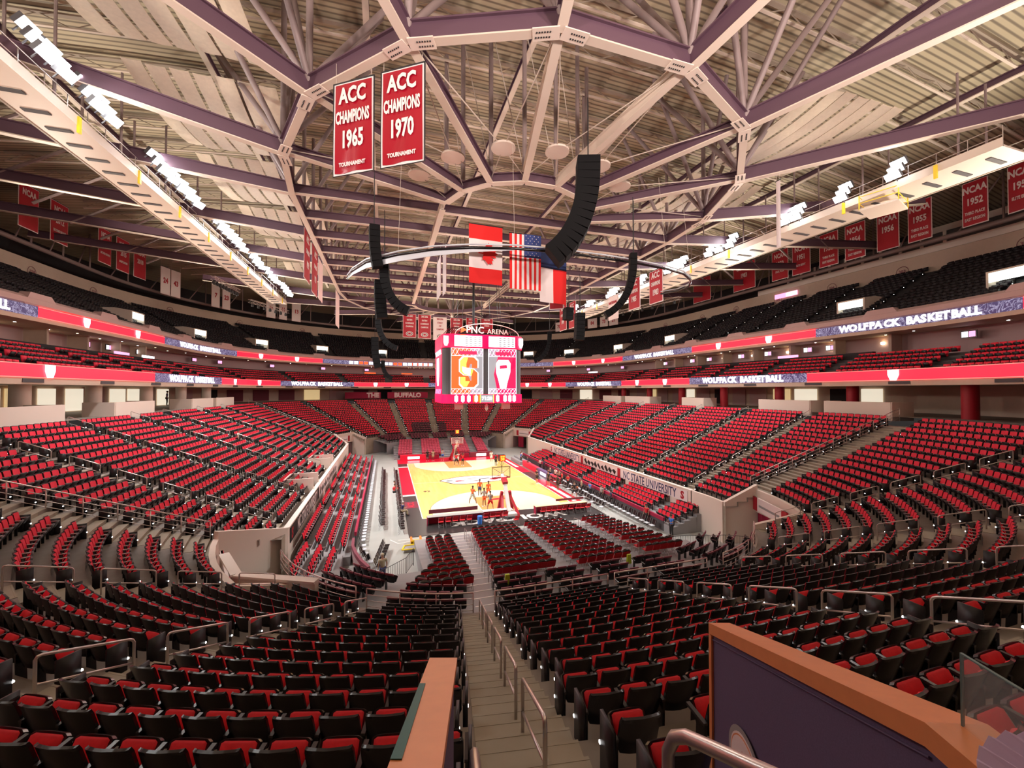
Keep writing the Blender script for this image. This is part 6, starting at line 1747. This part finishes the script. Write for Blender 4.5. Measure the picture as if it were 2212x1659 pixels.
for aa, num, w_ in (((44.3, 41.5), '70', 'right side reading 70'), ((36.0, 32.8), '60', 'right side reading 60'), ((31.4, 27.7), '84', 'right side reading 84'), ((26.5, 23.3), '73', 'right side reading 73'), ((22.8, 19.2), '21', 'right side reading 21')):
    jersey((ua(3, aa[0]), ua(3, aa[1])), num, f'white hanging number banner, {w_}', z0=27.9, z1=30.4)
# banners on the long chords
def cb(X, y0, y1, z0, z1, lines, label, key='bannerred', ink='bannerwhite'):
    banner((X, y0), (X, y1), z0, z1, key, lines, label, 'banners on the long roof chords', ink=ink)
cl = lambda y: [('ACC', .17, .85, .7), ('CHAMPIONS', .42, .55, .45), (y, .68, .8, .6)]
cb(15.1, -16.7, -18.8, 20.6, 24.0, cl('1983'), 'red championship banner on the right chord reading 1983'); cb(15.1, -13.0, -15.1, 20.7, 24.1, cl('1985'), 'red championship banner on the right chord reading 1985')
cb(15.1, -8.7, -10.9, 20.3, 23.2, [('NATIONAL', .3, .45, .8), ('CHAMPIONS', .6, .42, .8)], 'white championship banner on the right chord', key='bannerwhite', ink='bannerred')
cb(15.1, 2.4, .1, 20.9, 24.8, cl('1987'), 'red championship banner on the right chord reading 1987'); cb(15.1, 5.7, 3.2, 21.0, 25.0, cl('1989'), 'red championship banner on the right chord, farthest')
cb(15.1, -30.8, -31.1, 21.7, 26.4, [], 'narrow pale banner seen edge-on at the right roof node', key='bannerwhite')
cb(-17.5, -14.6, -11.9, 21.3, 25.6, cl('1959'), 'red banner seen almost edge-on on the left chord, nearest'); cb(-17.5, -10.9, -7.8, 21.0, 25.6, cl('1973'), 'red banner seen almost edge-on on the left chord, second')
cb(-17.5, -7.2, -4.4, 21.2, 25.4, [], 'pale banner seen almost edge-on on the left chord, third', key='bannerpink'); cb(-17.5, 7.2, 11.6, 20.8, 25.6, [], 'pale and red banner far along the left chord', key='bannerpink')
cb(-6, -13.9, -11.0, 20.8, 24.6, cl('1954'), 'red banner seen edge-on left of the first flag, left one'); cb(-6, -17.5, -15.5, 20.3, 24.4, cl('1955'), 'red banner seen edge-on left of the first flag, right one')
banner((4.6, -15.0), (5.8, -15.8), 19.8, 22.2, 'bannerred', [], 'small red banner hanging under the white and red flag', 'banners on the long roof chords')
# far row
def fb(x0, x1, z0, z1, yr, l, label, key='bannerred', ink='bannerwhite', disc=True):
    L = [(yr, .1, .46, .62)]+[(t, .26+.14*i, .42, .58) for i, t in enumerate(l)]
    r = banner((x0, 26), (x1, 26), z0, z1, key, L, label, 'far row of hockey banners', ink=ink)
    if disc:
        n = 16; m = MB()
        for rr_, k, dy in ((.62, 'bannerwhite', -.08), (.5, 'bannerblack', -.1), (.38, 'bannerwhite', -.12), (.24, 'bannerred', -.14)): m.prism([(rr_*1.1*math.cos(2*PI*i/n), dy, -(z1-z0)*.84+rr_*.7*math.sin(2*PI*i/n)) for i in range(n)], (0, -.02, 0), k)
        m.build('round_emblem', r)
fb(-7.95, -5.5, 21.8, 26.3, '2001-2002', ['EASTERN', 'CONFERENCE', 'CHAMPIONS'], 'red banner of the far row reading 2001-2002'); fb(-5.15, -2.7, 21.7, 26.3, '2005-2006', ['EASTERN', 'CONFERENCE', 'CHAMPIONS'], 'red banner of the far row reading 2005-2006 eastern conference')
fb(-2.3, .3, 21.5, 26.0, '2005-2006', ['STANLEY', 'CUP', 'CHAMPIONS'], 'white banner of the far row', 'bannerwhite', 'bannerred'); fb(1.0, 3.5, 21.7, 26.0, '2005-2006', ['SOUTHEAST', 'DIVISION', 'CHAMPIONS'], 'red banner of the far row reading southeast division, fourth from left')
fb(4.1, 6.4, 22.2, 26.2, '2001-2002', ['SOUTHEAST', 'DIVISION'], 'red banner of the far row, fifth from left', disc=False); fb(7.0, 9.6, 22.4, 26.2, '1998-1999', ['SOUTHEAST', 'DIVISION'], 'red banner of the far row reading 1998-1999', disc=False)
# ------------------------------------------------------------------ flags
def flag(p0, p1, z0, z1, label):
    p0, p1 = Vector((*p0, 0)), Vector((*p1, 0)); w = (p1-p0).length; h = z1-z0; x = (p1-p0).normalized(); n = x.cross(Vector((0, 0, 1)))
    root = empty('hanging_flag', ((p0+p1)/2).to_tuple()[:2]+(z1,), 0, label, 'flag', 'flags')
    def at(u, v, o=0): return x*(-w/2+w*u)+Vector((0, 0, -h*v))+n*(o+.05*math.sin(u*9+v*2)*v)
    def field(u0, u1, v0, v1, k, name, o=0, nu=6, nv=8):
        m = MB(); m.slab([[at(u0+(u1-u0)*i/nu, v0+(v1-v0)*j/nv, o) for i in range(nu+1)] for j in range(nv+1)], -n*.015, k); return m.build(name, root, True)
    m = MB(); m.tube([x*(-w/2-.05), x*(w/2+.05)], .03, 'bannerblack'); m.build('rod', root)
    return root, at, field, w, h, n
r, at, field, w, h, n = flag((-6.2, -28.4), (-4.1, -28.3), 18.2, 21.75, 'red and white maple leaf flag hung sideways, left of the three flags')
field(0, 1, 0, .25, 'flagred', 'red_band'); field(0, 1, .25, .74, 'bannerwhite', 'white_field'); field(0, 1, .74, 1, 'flagred', 'red_band')
leaf = [(0, 1), (.13, .74), (.33, .82), (.25, .35), (.50, .60), (.56, .45), (.86, .50), (.76, .24), (.90, .15), (.50, -.20), (.56, -.38), (.06, -.30), (.04, -.75), (-.04, -.75), (-.06, -.30), (-.56, -.38), (-.50, -.20), (-.90, .15), (-.76, .24), (-.86, .50), (-.56, .45), (-.50, .60), (-.25, .35), (-.33, .82), (-.13, .74)]
m = MB(); m.prism([at(.5+a*.33, .5, .20)+Vector((0, 0, b*.74)) for b, a in [(p[0], p[1]) for p in leaf]], n*.02, 'flagred'); m.build('maple_leaf', r)
r, at, field, w, h, n = flag((-3.55, -28.0), (-1.45, -28.0), 18.15, 21.65, 'stars and stripes flag hung sideways, middle of the three flags')
for i in range(13): field(i/13, (i+1)/13, 0, 1, 'flagred' if i % 2 == 0 else 'bannerwhite', 'stripe', 0, 1, 8)
field(6/13, 1, 0, .42, 'flagblue', 'canton', .03); m = MB()
for i in range(7):
    for j in range(9):
        if (i+j) % 2 == 0: c = at(6/13+.05+i*.065, .03+j*.044, .06); sx = (at(1, 0)-at(0, 0)).normalized(); m.prism([c+sx*(.035*math.cos(a*PI/5+PI/2)*(1 if a % 2 == 0 else .4))+Vector((0, 0, .035*math.sin(a*PI/5+PI/2)*(1 if a % 2 == 0 else .4))) for a in range(10)], n*.01, 'bannerwhite')
m.build('stars', r)
r, at, field, w, h, n = flag((-1.15, -27.0), (1.0, -26.6), 17.7, 21.3, 'state flag with blue top, white and red lower halves, right of the three flags')
field(0, 1, 0, .36, 'flagnavy', 'blue_field'); field(0, .5, .36, 1, 'bannerwhite', 'white_field'); field(.5, 1, .36, 1, 'flagred', 'red_field')
m = MB(); c = at(.62, .18, .08); sx = (at(1, 0)-at(0, 0)).normalized()
m.tube([c+sx*(.28*math.cos(PI*.35+i*PI*1.3/12))+Vector((0, 0, .34*math.sin(PI*.35+i*PI*1.3/12))) for i in range(13)], .04, 'gold'); m.build('gold_scroll', r)
# ------------------------------------------------------------------ foreground: ledge, panelled wall, glass, rails
def V(*a): return Vector(a)
dn = V(0, 0, -1)
g = empty('sloping_ledge', (-10.5, -48.7, 7.4), 0, 'orange wooden ledge sloping down beside the left edge of the stairs', 'ledge'); L0 = V(-10.5, -48.7, 7.4)
a, b, c, d = V(-11.044, -51.113, 10.838), V(-10.853, -51.173, 10.838), V(-10.335, -48.715, 9.873), V(-10.524, -48.656, 9.873)
m = MB(); m.hexa([p-L0+dn*.05 for p in (a, b, c, d)], [p-L0 for p in (a, b, c, d)], 'woodcap'); m.build('wooden_cap', g)
ins = lambda p, q, t: p+(q-p)*t
a1, b1, c1, d1 = ins(a, b, .2), ins(b, a, .12), ins(c, d, .12), ins(d, c, .2)
m = MB(); m.hexa([V(p.x, p.y, p.z-1.5)-L0 for p in (a1, b1, c1, d1)], [p-L0+dn*.05 for p in (a1, b1, c1, d1)], 'purplefabric'); m.build('panel', g)
m = MB(); q0, q1 = ins(a, b, .0)+V(0, 0, .006), ins(d, c, .0)+V(0, 0, .006); s0 = q0+(q1-q0)*.45; s1 = q0+(q1-q0)*.78; x_ = (b-a)*.22
m.hexa([s0-L0-V(0, 0, .004), s0+x_-L0-V(0, 0, .004), s1+x_*.8-L0-V(0, 0, .004), s1-L0-V(0, 0, .004)], [s0-L0, s0+x_-L0, s1+x_*.8-L0, s1-L0], 'teal'); m.build('teal_strip', g)
g = empty('panelled_wall', (-7.6, -48.2, 7.4), 0, 'dark purple fabric wall with thick orange wood frame right of the stairs', 'wall'); L0 = V(-7.6, -48.2, 7.4)
A = [V(-7.607, -48.212, 9.37), V(-8.47, -50.404, 10.278), V(-8.933, -51.569, 10.30)]; B = [V(-7.40, -48.28, 9.37), V(-8.21, -50.50, 10.278), V(-8.68, -51.66, 10.30)]
m = MB()
for i in range(2): m.hexa([p-L0+dn*.11 for p in (A[i+1], B[i+1], B[i], A[i])], [p-L0 for p in (A[i+1], B[i+1], B[i], A[i])], 'woodcap')
m.build('wooden_cap', g)
m = MB(); e = (A[0]-A[1]); e.z = 0; e.normalize(); m.hexa([p-L0+dn*2.2 for p in (A[0]-e*.06, B[0]-e*.06, B[0], A[0])], [p-L0+dn*.1 for p in (A[0]-e*.06, B[0]-e*.06, B[0], A[0])], 'woodcap'); m.build('end_post', g)
m = MB()
for i in range(2):
    p, q = A[i], A[i+1]; r_, t_2 = B[i], B[i+1]; i0 = ins(p, r_, .1); i1 = ins(q, t_2, .1); j0 = ins(r_, p, .1); j1 = ins(t_2, q, .1)
    m.hexa([V(k.x, k.y, k.z-2.2)-L0 for k in (i1, j1, j0, i0)], [k-L0+dn*.11 for k in (i1, j1, j0, i0)], 'purplefabric')
m.build('fabric_panel', g)
m = MB()
p, q = ins(A[0], B[0], .07)+dn*.16, ins(A[1], B[1], .07)+dn*.16; m.tube([p-L0, q-L0], .006, 'purplefabric')
m.build('seam', g)
# round emblem on the panel
nrm = (A[1]-A[0]).cross(V(0, 0, 1)).normalized()
if nrm.dot(V(-10.8, -51.6, 11)-A[0]) < 0: nrm = -nrm
ex = (A[0]-A[1]); ex.z = 0; ex.normalize()
EC = A[0]+(A[1]-A[0])*.31; EC = V(EC.x, EC.y, 8.54)+nrm*-.01
for r_, k, o_, nm_ in ((.30, 'grey', .006, 'outer_ring'), (.255, 'bannerwhite', .010, 'white_disc'), (.24, 'woodcap', .012, 'orange_ring'), (.228, 'bannerwhite', .014, 'inner_disc')):
    m = MB(); m.prism([EC-L0+nrm*o_+ex*(r_*math.cos(2*PI*i/40))+V(0, 0, r_*math.sin(2*PI*i/40)) for i in range(40)], nrm*.004, k); m.build('emblem_'+nm_, g)
text('1', 'numeral', g, frame_mtx(EC-L0+nrm*.024+V(0, 0, -.02), ex, (0, 0, 1)), .36, 'bannerred', bold=.03, depth=.002)
root = empty('glass_panel', (-8.5, -50.8, 10.27), 0, 'clear glass guard panel standing on the panelled wall cap', 'glass panel'); L0 = V(-8.5, -50.8, 10.27)
p, q = V(-8.33, -50.47, 10.27), V(-8.80, -51.66, 10.30); m = MB(); m.beam(p-L0+V(0, 0, .165), q-L0+V(0, 0, .165), .012, .33, 'glass'); m.build('pane', root)
m = MB(); m.beam(p-L0+V(0, 0, .332), q-L0+V(0, 0, .332), .014, .006, 'glassedge'); m.beam(p-L0, p-L0+V(0, 0, .335), .008, .014, 'glassedge', up=(1, 0, 0)); m.build('polished_edge', root)
# pleated paper fan
root = empty('paper_fan', (-8.58, -50.78, 10.30), 0, 'pleated red and pale lilac paper fan at the lower right corner by the glass', 'paper fan')
dm('fanred', (.85, .03, .03), .6); dm('fanlilac', (.55, .42, .65), .6)
m = MB(); m2 = MB(); base = V(.10, -.42, .02); tip = V(-.03, .12, .14); sd = V(.95, .0, .18).normalized(); n = 9
for i in range(n):
    t0, t1 = i/n-.5, (i+1)/n-.5; zz = V(0, 0, .012*(1 if i % 2 else -1)); z2 = -zz
    a0, a1 = base+sd*(.05*t0)+zz, base+sd*(.05*t1)+z2; b0, b1 = tip+sd*(.34*t0)+zz+V(0, -.2*t0*t0, 0), tip+sd*(.34*t1)+z2+V(0, -.2*t1*t1, 0)
    for (mm_, s0_, s1_) in ((m, 0, .72), (m2, .72, 1)):
        P4 = [a0+(b0-a0)*s0_, a1+(b1-a1)*s0_, a1+(b1-a1)*s1_, a0+(b0-a0)*s1_]; mm_.hexa(P4, [v+V(0, 0, .003) for v in P4], 'fanred' if (mm_ is m) else 'fanlilac')
m.build('red_part', root); m2.build('lilac_edge', root)
# central stair handrails near the camera
x, y, nx, ny = pos(ua(7, 80.9), 12.9)
for nm, p0, p1, lab in (('lower_right_handrail', V(-9.894, -50.43, 9.55), V(-9.80, -51.35, 9.95), 'pinkish steel handrail at the lower right beside the wooden wall'),
                        ('stair_handrail', V(-10.43, -49.737, 9.15), V(-10.62, -50.85, 9.62), 'steel handrail end just right of the orange ledge')):
    handrail(p0, p1, lab, 'handrails by the camera', h=1.08 if 'lower' in nm else .98, r=.022)
